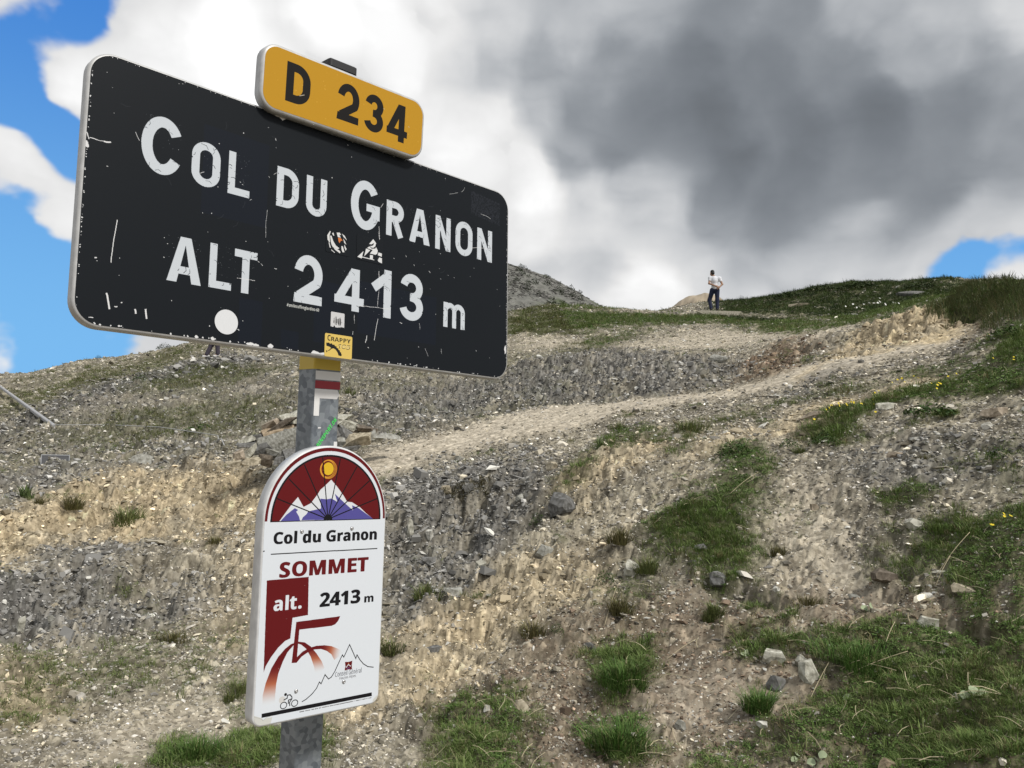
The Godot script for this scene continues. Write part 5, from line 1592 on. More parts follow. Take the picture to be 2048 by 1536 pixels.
func stalks() -> void:
	var m := flat(0.5, 0.43, 0.28, 0.8)
	for s in STALKS:
		var a := Vector3(s[0], ground_y(s[0], s[1]), s[1])
		var b := Vector3(s[2], ground_y(s[2], s[3]) + 0.06, s[3])
		b = a + (b - a).limit_length(0.36)
		b.y = maxf(b.y, ground_y(b.x, b.z) + 0.03)
		var pts := PackedVector3Array()
		for k in 9:
			var t := k / 8.0
			pts.append((b - a) * t + Vector3(0, sin(t * PI) * 0.25 * float(s[4]), 0))
		var o := put("dry_stalk", tube(pts, 0.0016, 5), m)
		o.position = a + Vector3(0, 0.012, 0)
		tag(o, s[5], "straw")


func flowers() -> void:
	rng.seed = 12
	for kind in 2:
		var list: Array = YELLOW_FLOWERS if kind == 0 else WHITE_FLOWERS
		var m := flat(0.72, 0.56, 0.03) if kind == 0 else flat(0.75, 0.75, 0.72)
		m.cull_mode = BaseMaterial3D.CULL_DISABLED
		var st := SurfaceTool.new()
		st.begin(Mesh.PRIMITIVE_TRIANGLES)
		st.set_smooth_group(-1)
		for k in 6:
			var a := TAU * k / 6.0
			var d := Vector3(cos(a), 0.25, sin(a))
			var q := Vector3(-sin(a), 0, cos(a)) * 0.42
			for v in [Vector3.ZERO, d * 0.6 - q * 0.8, d, Vector3.ZERO, d, d * 0.6 + q * 0.8]:
				st.add_vertex(v)
		st.generate_normals()
		var mesh := st.commit()
		for k in list.size() / 2:
			var x: float = list[k * 2] + rng.randfn() * 0.02
			var z: float = list[k * 2 + 1] + rng.randfn() * 0.02
			var r := sqrt(x * x + z * z)
			var o := put("yellow_flower" if kind == 0 else "white_flower", mesh, m)
			o.position = Vector3(x, ground_y(x, z) + (0.05 if kind == 0 else 0.16), z)
			o.scale = Vector3.ONE * (0.012 if kind == 0 else 0.05) * rng.randf_range(0.8, 1.25)
			o.rotation = Vector3(0.7 + rng.randfn() * 0.3, rng.randf() * TAU * 0.1, rng.randfn() * 0.3)
			if kind == 0:
				tag(o, "small yellow flower in the green grass of the slope", "flower", "yellow flowers in the grass")
			else:
				tag(o, "tiny white flower in the dark grass of the crest", "flower", "white flowers on the crest")


# ---------------------------------------------------------------- rail, cable, plaque

func rail_and_cable() -> void:
	var a: Vector3 = SPOTS.rail_top
	var b: Vector3 = SPOTS.rail_foot
	a.y = ground_y(a.x, a.z) + 0.12
	b.y = ground_y(b.x, b.z) + 0.03
	var d := (b - a)
	var o := put("metal_rail", box_mesh(Vector3(0.065, 0.065, d.length()), 0.012), flat(0.36, 0.36, 0.37, 0.65, 0.1))
	o.transform = Transform3D(Basis.looking_at(d.normalized(), Vector3.UP), (a + b) * 0.5)
	tag(o, "grey metal rail lying down the left slope", "rail")
	var pts := PackedVector3Array()
	var keys := ["cable_a", "cable_b", "cable_c", "cable_d", "cable_e", "cable_f"]
	for i in keys.size() - 1:
		var p: Vector3 = SPOTS[keys[i]]
		var q: Vector3 = SPOTS[keys[i + 1]]
		for k in 14:
			var e := p.lerp(q, k / 14.0)
			pts.append(Vector3(e.x, e.y + 0.11 - 0.05 * absf(k / 7.0 - 1.0) * (1 if i == 4 else 0), e.z) - SPOTS.cable_a)
	var c := put("cable", tube(pts, 0.0075, 6), flat(0.4, 0.4, 0.39, 0.6))
	c.position = SPOTS.cable_a
	tag(c, "thin pale cable running across the left slope from the rail", "cable")
	var p: Vector3 = SPOTS.plaque
	var s := base("plaque", Vector3(p.x, ground_y(p.x, p.z), p.z))
	s.rotation.y = atan2(-p.x, -p.z)
	s.rotation.x = -0.25
	tag(s, "small dark rectangular plaque standing on the left slope", "plaque")
	var plate := put("plate", box_mesh(Vector3(0.3, 0.13, 0.03), 0.004), flat(0.06, 0.063, 0.07, 0.5), s)
	plate.position = Vector3(0, 0.05, 0)
	var f := flat(0.3, 0.31, 0.33, 0.5)
	for e in [[Vector3(0, 0.118, 0.004), Vector3(0.32, 0.012, 0.036)], [Vector3(-0.154, 0.045, 0.004), Vector3(0.012, 0.134, 0.036)], [Vector3(0.154, 0.045, 0.004), Vector3(0.012, 0.134, 0.036)]]:
		var bar := put("frame", box_mesh(e[1], 0.002), f, s)
		bar.position = e[0]


func box_mesh(size: Vector3, c: float) -> ArrayMesh:
	# a box with chamfered edges along z and at its ends
	var o := PackedVector2Array()
	var x := size.x * 0.5
	var y := size.y * 0.5
	for p in [[x - c, y], [x, y - c], [x, -y + c], [x - c, -y], [-x + c, -y], [-x, -y + c], [-x, y - c], [-x + c, y]]:
		o.append(Vector2(p[0], p[1]))
	return swept(o, [[c, size.z * 0.5], [0.0, size.z * 0.5 - c], [0.0, -size.z * 0.5 + c], [c, -size.z * 0.5]], true, true)


# an outline in the xy plane carried through z: profile rows are [inset, z]; closed by flat faces in front and behind
func swept(outline: PackedVector2Array, prof: Array, front: bool, back: bool, smooth := false) -> ArrayMesh:
	var n := outline.size()
	var v := PackedVector3Array()
	var f := PackedInt32Array()
	var mid := Vector2.ZERO
	for p in outline:
		mid += p / n
	var nor := PackedVector2Array()
	for i in n:
		var t := (outline[(i + 1) % n] - outline[(i + n - 1) % n]).normalized()
		var q := Vector2(-t.y, t.x)
		if q.dot(mid - outline[i]) < 0.0:
			q = -q
		nor.append(q)
	for r in prof:
		for i in n:
			var p = outline[i] + nor[i] * r[0]
			v.append(Vector3(p.x, p.y, r[1]))
	var cw := not Geometry2D.is_polygon_clockwise(outline)
	for k in prof.size() - 1:
		for i in n:
			var a := k * n + i
			var b := k * n + (i + 1) % n
			if cw:
				f.append_array([a, b, a + n, b, b + n, a + n])
			else:
				f.append_array([a, a + n, b, b, a + n, b + n])
	for e in 2:
		if (e == 0 and not front) or (e == 1 and not back):
			continue
		var off := 0 if e == 0 else (prof.size() - 1) * n
		var c := v.size()
		v.append(Vector3(mid.x, mid.y, prof[0 if e == 0 else prof.size() - 1][1]))
		for i in n:
			var a := off + i
			var b := off + (i + 1) % n
			if cw == (e == 0):
				f.append_array([c, b, a])
			else:
				f.append_array([c, a, b])
	return shape(v, f, smooth)


# ---------------------------------------------------------------- drawing on panels

var art_scale := 1.0
var art_shift := Vector2.ZERO
var ink: Image


func fill(contours: Array, c: Color, fade := 0) -> void:
	# even-odd filling of outlines given in mm
	var lo := 1e9
	var hi := -1e9
	var all := []
	for k in contours:
		var q := PackedVector2Array()
		for p in k:
			var e: Vector2 = (p + art_shift) * art_scale
			q.append(e)
			lo = minf(lo, e.y)
			hi = maxf(hi, e.y)
		all.append(q)
	var w := ink.get_width()
	for y in range(maxi(0, int(floor(lo))), mini(ink.get_height(), int(ceil(hi)) + 1)):
		var yc := y + 0.5
		var xs := PackedFloat32Array()
		for q in all:
			var n: int = q.size()
			var j := n - 1
			for i in n:
				var a: Vector2 = q[i]
				var b: Vector2 = q[j]
				if (a.y > yc) != (b.y > yc):
					xs.append(a.x + (yc - a.y) / (b.y - a.y) * (b.x - a.x))
				j = i
		xs.sort()
		for k in range(0, xs.size() - 1, 2):
			var x0 := clampi(int(round(xs[k])), 0, w)
			var x1 := clampi(int(round(xs[k + 1])), 0, w)
			if x1 <= x0:
				continue
			if fade == 0:
				ink.fill_rect(Rect2i(x0, y, x1 - x0, 1), c)
			else:
				for x in range(x0, x1):
					ink.set_pixel(x, y, ribbon(fade, c, Vector2(x, y) / art_scale - art_shift))


# a printed ribbon that runs out from dark red over brown to the white ground
func ribbon(way: int, from: Color, p: Vector2) -> Color:
	var t := 0.0
	if way == 2:
		t = smoothstep(170.0, 240.0, p.x + (p.y - 300.0) * 0.25)
	elif p.x < 100.0:
		t = smoothstep(330.0, 428.0, p.y)
	else:
		t = smoothstep(300.0, 372.0, p.y)
	var mid := sr(0.42, 0.13, 0.07)
	return from.lerp(mid, t * 2.0) if t < 0.5 else mid.lerp(sr(0.7, 0.745, 0.8), t * 2.0 - 1.0)


func pts(flat_list: Array) -> PackedVector2Array:
	var o := PackedVector2Array()
	for i in flat_list.size() / 2:
		o.append(Vector2(flat_list[i * 2], flat_list[i * 2 + 1]))
	return o


func draw_line(p: PackedVector2Array, width: float, c: Color, closed := false) -> void:
	# a line of even width with mitred corners
	var n := p.size()
	var l := PackedVector2Array()
	var r := PackedVector2Array()
	for i in n:
		var a := p[(i + n - 1) % n] if closed or i > 0 else p[i] * 2.0 - p[i + 1]
		var b := p[(i + 1) % n] if closed or i < n - 1 else p[i] * 2.0 - p[i - 1]
		var d0 := (p[i] - a).normalized()
		var d1 := (b - p[i]).normalized()
		var q := Vector2(-(d0 + d1).y, (d0 + d1).x)
		q = q.normalized() if q.length() > 0.01 else Vector2(-d0.y, d0.x)
		var k := 1.0 / maxf(0.35, q.dot(Vector2(-d0.y, d0.x)))
		l.append(p[i] + q * k * width * 0.5)
		r.append(p[i] - q * k * width * 0.5)
	if closed:
		fill([l, r], c)
		return
	r.reverse()
	l.append_array(r)
	fill([l], c)


func oval(cx: float, cy: float, rx: float, ry: float, a0 := 0.0, a1 := 360.0, n := 48) -> PackedVector2Array:
	var o := PackedVector2Array()
	for i in n + 1:
		var a := deg_to_rad(lerpf(a0, a1, float(i) / n))
		o.append(Vector2(cx + cos(a) * rx, cy + sin(a) * ry))
	if absf(a1 - a0) >= 360.0:
		o.remove_at(n)
	return o


func write(text: String, x0: float, x1: float, top: float, low: float, c: Color, bold := true, at := Transform2D.IDENTITY, heavier := 0.0) -> void:
	# letters stretched into a box: TOP and LOW are the top of the capitals and the line they stand on
	var font := SystemFont.new()
	font.font_names = PackedStringArray(["Droid Sans"])
	font.font_weight = 700 if bold else 400
	var t := TextMesh.new()
	t.font = font
	t.font_size = 64
	t.pixel_size = 0.01
	t.depth = 0.0
	t.text = "H"
	var cap := t.get_aabb()
	t.text = text
	var box := t.get_aabb()
	var arr := t.surface_get_arrays(0)
	var v: PackedVector3Array = arr[Mesh.ARRAY_VERTEX]
	var idx: PackedInt32Array = arr[Mesh.ARRAY_INDEX] if arr[Mesh.ARRAY_INDEX] != null else PackedInt32Array(range(v.size()))
	var base_y := cap.position.y
	for i in range(0, idx.size(), 3):
		var tri := PackedVector2Array()
		for k in 3:
			var p := v[idx[i + k]]
			tri.append(at * Vector2(lerpf(x0, x1, (p.x - box.position.x) / box.size.x), low - (p.y - base_y) / cap.size.y * (low - top)))
		fill([tri], c)
		if heavier > 0.0:
			for e in 6:
				var q := Vector2(heavier, 0.0).rotated(e * PI / 3.0)
				var moved := PackedVector2Array()
				for p in tri:
					moved.append(p + Vector2(q.x, q.y * 0.6))
				fill([moved], c)


# the plain road alphabet of the black panel, one letter in its box, strokes of one width
func letter(ch: String, x0: float, x1: float, y0: float, y1: float, s: float, c: Color) -> void:
	var h := s * 0.5
	var l := x0 + h
	var r := x1 - h
	var t := y0 + h
	var b := y1 - h
	var cx := (x0 + x1) * 0.5
	var cy := (y0 + y1) * 0.5
	var rx := (r - l) * 0.5
	var ry := (b - t) * 0.5
	match ch:
		"C":
			draw_line(oval(cx + rx * 0.06, cy, rx * 1.06, ry, -32, -328), s, c)
		"O":
			var k := minf(rx, ry)
			var o := oval(cx, t + k, rx, k, -180, 0, 20)
			o.append_array(oval(cx, b - k, rx, k, 0, 180, 20))
			draw_line(o, s, c, true)
		"L":
			draw_line(PackedVector2Array([Vector2(l, y0), Vector2(l, b), Vector2(x1, b)]), s, c)
		"D":
			var o := PackedVector2Array([Vector2(l, t)])
			var k := minf(ry, rx * 1.25)
			o.append_array(oval(r - k, t + k, k, k, -90, 0, 14))
			o.append_array(oval(r - k, b - k, k, k, 0, 90, 14))
			o.append(Vector2(l, b))
			draw_line(o, s, c, true)
		"U":
			var o := PackedVector2Array([Vector2(l, y0)])
			o.append_array(oval(cx, b - rx, rx, rx, 180, 0, 20))
			o.append(Vector2(r, y0))
			draw_line(o, s, c)
		"G":
			var o := oval(cx, cy, rx, ry, -38, -345, 46)
			draw_line(o, s, c)
			draw_line(PackedVector2Array([Vector2(cx + rx * 0.08, cy + ry * 0.08), Vector2(r + h, cy + ry * 0.08)]), s * 0.85, c)
			draw_line(PackedVector2Array([Vector2(r, cy), Vector2(r, cy + ry * 0.62)]), s, c)
		"R":
			draw_line(PackedVector2Array([Vector2(l, y0), Vector2(l, y1)]), s, c)
			var m := y0 + (y1 - y0) * 0.5
			var k := (m - t) * 0.5
			var o := PackedVector2Array([Vector2(l, t)])
			o.append_array(oval(r - k, t + k, k, k, -90, 90, 18))
			o.append(Vector2(l, m))
			draw_line(o, s, c)
			draw_line(PackedVector2Array([Vector2(cx - rx * 0.1, m), Vector2(r, y1)]), s, c)
		"A":
			var w := s * 1.04
			fill([PackedVector2Array([Vector2(x0, y1), Vector2(cx - w * 0.62, y0), Vector2(cx + w * 0.62, y0), Vector2(x1, y1), Vector2(x1 - w * 1.12, y1), Vector2(cx, y0 + w * 0.9), Vector2(x0 + w * 1.12, y1)])], c)
			draw_line(PackedVector2Array([Vector2(lerpf(x0, cx, 0.3) , lerpf(y1, y0, 0.27)), Vector2(lerpf(x1, cx, 0.3), lerpf(y1, y0, 0.27))]), s * 0.9, c)
		"N":
			draw_line(PackedVector2Array([Vector2(l, y0), Vector2(l, y1)]), s * 0.95, c)
			draw_line(PackedVector2Array([Vector2(r, y0), Vector2(r, y1)]), s * 0.95, c)
			fill([PackedVector2Array([Vector2(x0, y0), Vector2(x0 + s, y0), Vector2(x1, y1), Vector2(x1 - s, y1)])], c)
		"T":
			draw_line(PackedVector2Array([Vector2(x0, t), Vector2(x1, t)]), s, c)
			draw_line(PackedVector2Array([Vector2(cx, y0), Vector2(cx, y1)]), s, c)
		"2":
			var k := (y1 - y0) * 0.3
			var o := oval(cx, t + k, rx, k, -170, 32, 26)
			o.append(Vector2(l + s * 0.1, b - s * 0.2))
			draw_line(o, s, c)
			fill([PackedVector2Array([Vector2(x0, y1), Vector2(x0 + s * 0.1, y1 - s * 1.0), Vector2(x1, y1 - s * 0.95), Vector2(x1, y1)])], c)
		"3":
			var k1 := (cy - t) * 0.5
			var k2 := (b - cy) * 0.5
			draw_line(oval(cx, t + k1, rx * 0.93, k1, -170, 90, 26), s, c)
			draw_line(oval(cx, b - k2, rx, k2, -90, 168, 26), s, c)
			draw_line(PackedVector2Array([Vector2(cx - rx * 0.2, cy), Vector2(cx + 1.0, cy)]), s * 0.95, c)
		"4":
			var sx := x0 + (x1 - x0) * 0.71
			var by := y0 + (y1 - y0) * 0.76
			draw_line(PackedVector2Array([Vector2(sx, y0), Vector2(sx, y1)]), s, c)
			draw_line(PackedVector2Array([Vector2(x0, by), Vector2(x1, by)]), s * 0.9, c)
			draw_line(PackedVector2Array([Vector2(x0 + s * 0.5, by), Vector2(sx - s * 0.2, y0 + s * 0.2)]), s, c)
		"1":
			draw_line(PackedVector2Array([Vector2(r, y0), Vector2(r, y1)]), s, c)
			draw_line(PackedVector2Array([Vector2(x0, y0 + (y1 - y0) * 0.42), Vector2(r, y0 + (y1 - y0) * 0.13)]), s * 1.02, c)
		"m":
			draw_line(PackedVector2Array([Vector2(l, y0), Vector2(l, y1)]), s, c)
			var q := (r - l) * 0.25
			for e in 2:
				var xc := l + q + e * q * 2.0
				var o := oval(xc, t + q, q, q, -160, 0, 16)
				o.append(Vector2(xc + q, y1))
				draw_line(o, s, c)


func texture_of(im: Image) -> ImageTexture:
	return ImageTexture.create_from_image(im)


func printed(im: Image, rough := 0.5) -> StandardMaterial3D:
	var m := StandardMaterial3D.new()
	m.albedo_texture = texture_of(im)
	m.roughness = rough
	m.metallic_specular = 0.25
	return m


func sr(r: float, g: float, b: float) -> Color:
	return Color(r, g, b).linear_to_srgb()


# ---------------------------------------------------------------- the sign

func rounded(w: float, h: float, r: float, n := 8) -> PackedVector2Array:
	var o := PackedVector2Array()
	for k in 4:
		var cx := (w * 0.5 - r) * (1 if k == 0 or k == 3 else -1)
		var cy := (h * 0.5 - r) * (1 if k < 2 else -1)
		for i in n + 1:
			var a := PI * 0.5 * k + PI * 0.5 * i / n
			o.append(Vector2(cx + cos(a) * r, cy + sin(a) * r))
	return o


func face_mesh(outline: PackedVector2Array, inset: float, z: float, box: Rect2) -> ArrayMesh:
	var n := outline.size()
	var mid := box.get_center()
	var v := PackedVector3Array([Vector3(mid.x, mid.y, z)])
	for i in n:
		var t := (outline[(i + 1) % n] - outline[(i + n - 1) % n]).normalized()
		var q := Vector2(-t.y, t.x)
		if q.dot(mid - outline[i]) < 0.0:
			q = -q
		var p := outline[i] + q * inset
		v.append(Vector3(p.x, p.y, z))
	var uv := PackedVector2Array()
	for p in v:
		uv.append(Vector2((p.x - box.position.x) / box.size.x, (box.end.y - p.y) / box.size.y))
	var f := PackedInt32Array()
	var cw := Geometry2D.is_polygon_clockwise(outline)
	for i in n:
		f.append_array([0, 1 + i, 1 + (i + 1) % n] if cw else [0, 1 + (i + 1) % n, 1 + i])
	return shape(v, f, false, PackedColorArray(), uv)


func pose(a: Array) -> Transform3D:
	return Transform3D(Basis(Vector3(a[0], a[1], a[2]), Vector3(a[3], a[4], a[5]), Vector3(a[6], a[7], a[8])).orthonormalized(), Vector3(a[9], a[10], a[11]))


func patch(called: String, x0: float, y0: float, x1: float, y1: float, k: float, size: Vector2, z: float, m: Material, parent: Node, label := "") -> MeshInstance3D:
	# a sticker on a panel: corners in the panel's mm from its top left
	var w := (x1 - x0) * k
	var h := (y1 - y0) * k
	var o := put(called, face_mesh(rounded(w, h, minf(w, h) * 0.06, 3), 0.0, 0.0, Rect2(-w * 0.5, -h * 0.5, w, h)), m, parent)
	o.position = Vector3(((x0 + x1) * 0.5 - size.x * 0.5) * k, (size.y * 0.5 - (y0 + y1) * 0.5) * k, z)
	if label:
		o.set_meta("label", label)
	return o


func road_sign() -> void:
	var root := base("road_sign", Vector3(-0.509, -1.7, -2.1766))
	root.rotation.y = deg_to_rad(45.0)
	tag(root, "galvanised post carrying a black pass panel, a yellow route panel and a white cycling panel", "road sign")
	var inv := root.transform.affine_inverse()
	var rim := flat(0.55, 0.555, 0.56, 0.45, 0.15)
	rim.albedo_texture = noise_texture(71, FastNoiseLite.TYPE_SIMPLEX_SMOOTH, 0.02, 256, Color(0.72, 0.72, 0.72), Color(1.1, 1.1, 1.1), 5)
	rim.uv1_triplanar = true
	rim.uv1_scale = Vector3.ONE * 5.0
	post(root)
	# black panel
	var k: float = PLACE_AT[12]
	var size := Vector2(1253, 596)
	var w := size.x * k
	var h := size.y * k
	var line := rounded(w, h, 0.056, 10)
	var p := put("place_panel", swept(line, [[0.006, 0.0], [0.0036, -0.0006], [0.001, -0.0025], [0.0, -0.006], [0.0, -0.025], [0.003, -0.025], [0.003, -0.012], [0.006, -0.01]], false, true, true), rim, root)
	p.transform = inv * pose(PLACE_AT)
	p.set_meta("label", "large black panel with white lettering naming the pass and its altitude")
	put("face", face_mesh(line, 0.0059, 0.0004, Rect2(-w * 0.5, -h * 0.5, w, h)), printed(place_art(size), 0.42), p)
	stickers(p, k, size)
	# yellow panel
	k = ROUTE_AT[12]
	size = Vector2(495, 167)
	w = size.x * k
	h = size.y * k
	line = rounded(w, h, 0.043, 8)
	p = put("route_panel", swept(line, [[0.0075, 0.0], [0.004, -0.0006], [0.001, -0.003], [0.0, -0.006], [0.0, -0.028], [0.003, -0.028], [0.003, -0.012], [0.006, -0.01]], false, true, true), rim, root)
	p.transform = inv * pose(ROUTE_AT)
	p.set_meta("label", "yellow panel with black road number above the black panel")
	put("face", face_mesh(line, 0.0074, 0.0004, Rect2(-w * 0.5, -h * 0.5, w, h)), printed(route_art(size), 0.4), p)
	# cycling panel: straight sides under a round head
	k = CYCLE_AT[12]
	line = PackedVector2Array()
	for i in 41:
		var a := PI * i / 40.0
		line.append(Vector2(cos(a) * 174.5, 237.0 + sin(a) * 186.0) * k)
	for i in 7:
		var a := PI + PI * 0.5 * i / 6.0
		line.append(Vector2(-174.5 + 24 + cos(a) * 24, -237.0 + 24 + sin(a) * 24) * k)
	for i in 7:
		var a := PI * 1.5 + PI * 0.5 * i / 6.0
		line.append(Vector2(174.5 - 24 + cos(a) * 24, -237.0 + 24 + sin(a) * 24) * k)
	var white := flat(0.74, 0.75, 0.76, 0.4)
	white.albedo_texture = rim.albedo_texture
	white.uv1_triplanar = true
	white.uv1_scale = Vector3.ONE * 4.0
	p = put("cycling_panel", swept(line, [[0.004, 0.0], [0.0015, -0.0006], [0.0, -0.003], [0.0, -0.038], [0.003, -0.038], [0.003, -0.01], [0.005, -0.01]], false, true, true), white, root)
	p.transform = inv * pose(CYCLE_AT)
	p.set_meta("label", "white round-headed panel with a wheel and mountain emblem for cyclists")
	put("face", face_mesh(line, 0.0039, 0.0004, Rect2(-174.5 * k, -237.0 * k, 349.0 * k, 660.0 * k)), printed(cycle_art(), 0.38), p)
	var metal := flat(0.5, 0.5, 0.51, 0.35, 0.8)
	for e in [[103.0, 26.0], [245.0, 23.0], [109.0, 406.0], [241.0, 404.0]]:
		var rv := put("rivet", dome(0.0052, 0.0034), metal, p)
		rv.position = Vector3((e[0] - 174.5) * k, (237.0 - e[1]) * k, 0.0004)


func dome(r: float, h: float) -> ArrayMesh:
	var v := PackedVector3Array([Vector3(0, 0, h * 0.55)])
	var rings := [[0.22, 0.55], [0.26, 1.0], [0.6, 0.85], [0.88, 0.5], [1.0, 0.0]]
	var f := PackedInt32Array()
	for q in rings:
		for i in 16:
			var a := TAU * i / 16.0
			v.append(Vector3(cos(a) * r * q[0], sin(a) * r * q[0], h * q[1]))
	for i in 16:
		f.append_array([0, 1 + (i + 1) % 16, 1 + i])
		for j in 4:
			var a := 1 + j * 16 + i
			var b := 1 + j * 16 + (i + 1) % 16
			f.append_array([a, b, a + 16, b, b + 16, a + 16])
	return shape(v, f, true)


func post(root: Node3D) -> void:
	var zinc := StandardMaterial3D.new()
	zinc.albedo_texture = noise_texture(81, FastNoiseLite.TYPE_CELLULAR, 0.05, 512, Color(0.13, 0.15, 0.175), Color(0.29, 0.32, 0.35), 1)
	zinc.uv1_triplanar = true
	zinc.uv1_scale = Vector3(3.4, 2.2, 3.4)
	zinc.roughness = 0.5
	zinc.metallic = 0.35
	var outline := rounded(0.08, 0.08, 0.007, 4)
	var top := 0.953 + 1.7
	var o := put("post", swept(outline, [[0.0, top], [0.0, -0.4]], true, true), zinc, root)
	o.transform = Transform3D(Basis(Vector3(1, 0, 0), Vector3(0, 0, -1), Vector3(0, 1, 0)), Vector3.ZERO)
	o.set_meta("label", "square galvanised steel post")
	var cap := put("cap", swept(rounded(0.088, 0.088, 0.008, 4), [[0.006, top + 0.008], [0.0, top + 0.004], [0.0, top - 0.014], [0.003, top - 0.014]], true, true), flat(0.02, 0.02, 0.022, 0.5), o)
	cap.position = Vector3.ZERO
	var f := 0.0406
	# adhesive marks: drawn round the near corner or on the front face; x from the corner, y up the post
	var yellow := flat(0.62, 0.45, 0.06, 0.45)
	var white := flat(0.8, 0.8, 0.8, 0.5)
	var red := flat(0.32, 0.022, 0.035, 0.45)
	var m := POST_MARKS
	var up := 1.7
	var band := put("yellow_band", swept(rounded(0.0815, 0.0815, 0.0075, 4), [[0.0, m[0] + 0.03 + up], [0.0, m[1] + up]], false, false), yellow, o)
	band.position = Vector3.ZERO
	mark(o, "white_mark", [[-0.0365, m[3]], [0.039, m[3]], [0.039, m[2]], [-0.0365, m[2]]], white, f, up)
	mark(o, "red_mark", [[-0.0365, m[5]], [0.039, m[5]], [0.039, m[4]], [-0.0365, m[4]]], red, f, up)
	mark(o, "white_arrow", [[-0.037, m[8]], [-0.021, m[8]], [-0.021, m[7]], [0.031, m[7]], [0.0385, (m[6] + m[7]) * 0.5], [0.031, m[6]], [-0.037, m[6]]], white, f, up)
	mark(o, "white_mark", [[-0.022, m[10]], [-0.013, m[10] + 0.001], [-0.013, m[9]], [-0.022, m[9]]], white, f, up)
	mark(o, "white_mark", [[0.0275, m[12]], [0.038, m[12]], [0.038, m[11]], [0.0275, m[11]]], white, f, up)
	var t := TextMesh.new()
	var font := SystemFont.new()
	font.font_names = PackedStringArray(["Droid Sans"])
	font.font_weight = 700
	t.font = font
	t.font_size = 40
	t.pixel_size = 0.0003
	t.depth = 0.0003
	t.text = "FABINSPORT.DK"
	var g := put("green_lettering", t, flat(0.08, 0.78, 0.14, 0.5), o)
	var half := Vector2(0.031, (m[13] - m[14]) * 0.5)
	var len_ := t.get_aabb().size.x
	g.transform = Transform3D(Basis(Vector3(1, 0, 0), Vector3(0, 0, 1), Vector3(0, -1, 0)) * Basis(Vector3(0, 0, 1), half.angle()).scaled(Vector3(half.length() * 2.0 / len_, half.length() * 2.0 / len_ * 1.25, 1.0)), Vector3(0.0, -f - 0.0002, (m[13] + m[14]) * 0.5 + up))
	g.set_meta("label", "slanting bright green lettering on the post")


func mark(o: Node, called: String, list: Array, m: Material, f: float, up: float) -> void:
	# a thin flat shape on the front of the post (the post's own axes: z up, front towards -y)
	var poly := PackedVector2Array()
	for e in list:
		poly.append(Vector2(e[0], e[1] + up))
	var tri := Geometry2D.triangulate_polygon(poly)
	var v := PackedVector3Array()
	for p in poly:
		v.append(Vector3(p.x, -f, p.y))
	var n := v.size()
	for p in poly:
		v.append(Vector3(p.x, -f + 0.0006, p.y))
	var fc := PackedInt32Array()
	for i in range(0, tri.size(), 3):
		var a := tri[i]
		var b := tri[i + 1]
		var c := tri[i + 2]
		if (poly[b] - poly[a]).cross(poly[c] - poly[a]) > 0.0:
			fc.append_array([a, c, b])
		else:
			fc.append_array([a, b, c])
	put(called, shape(v, fc, false), m, o)


func speck(c: Color, x: float, y: float, r: float) -> void:
	var o := PackedVector2Array()
	for i in 7:
		var a := TAU * i / 7.0
		var q := r * rng.randf_range(0.5, 1.2)
		o.append(Vector2(x + cos(a) * q, y + sin(a) * q))
	fill([o], c)


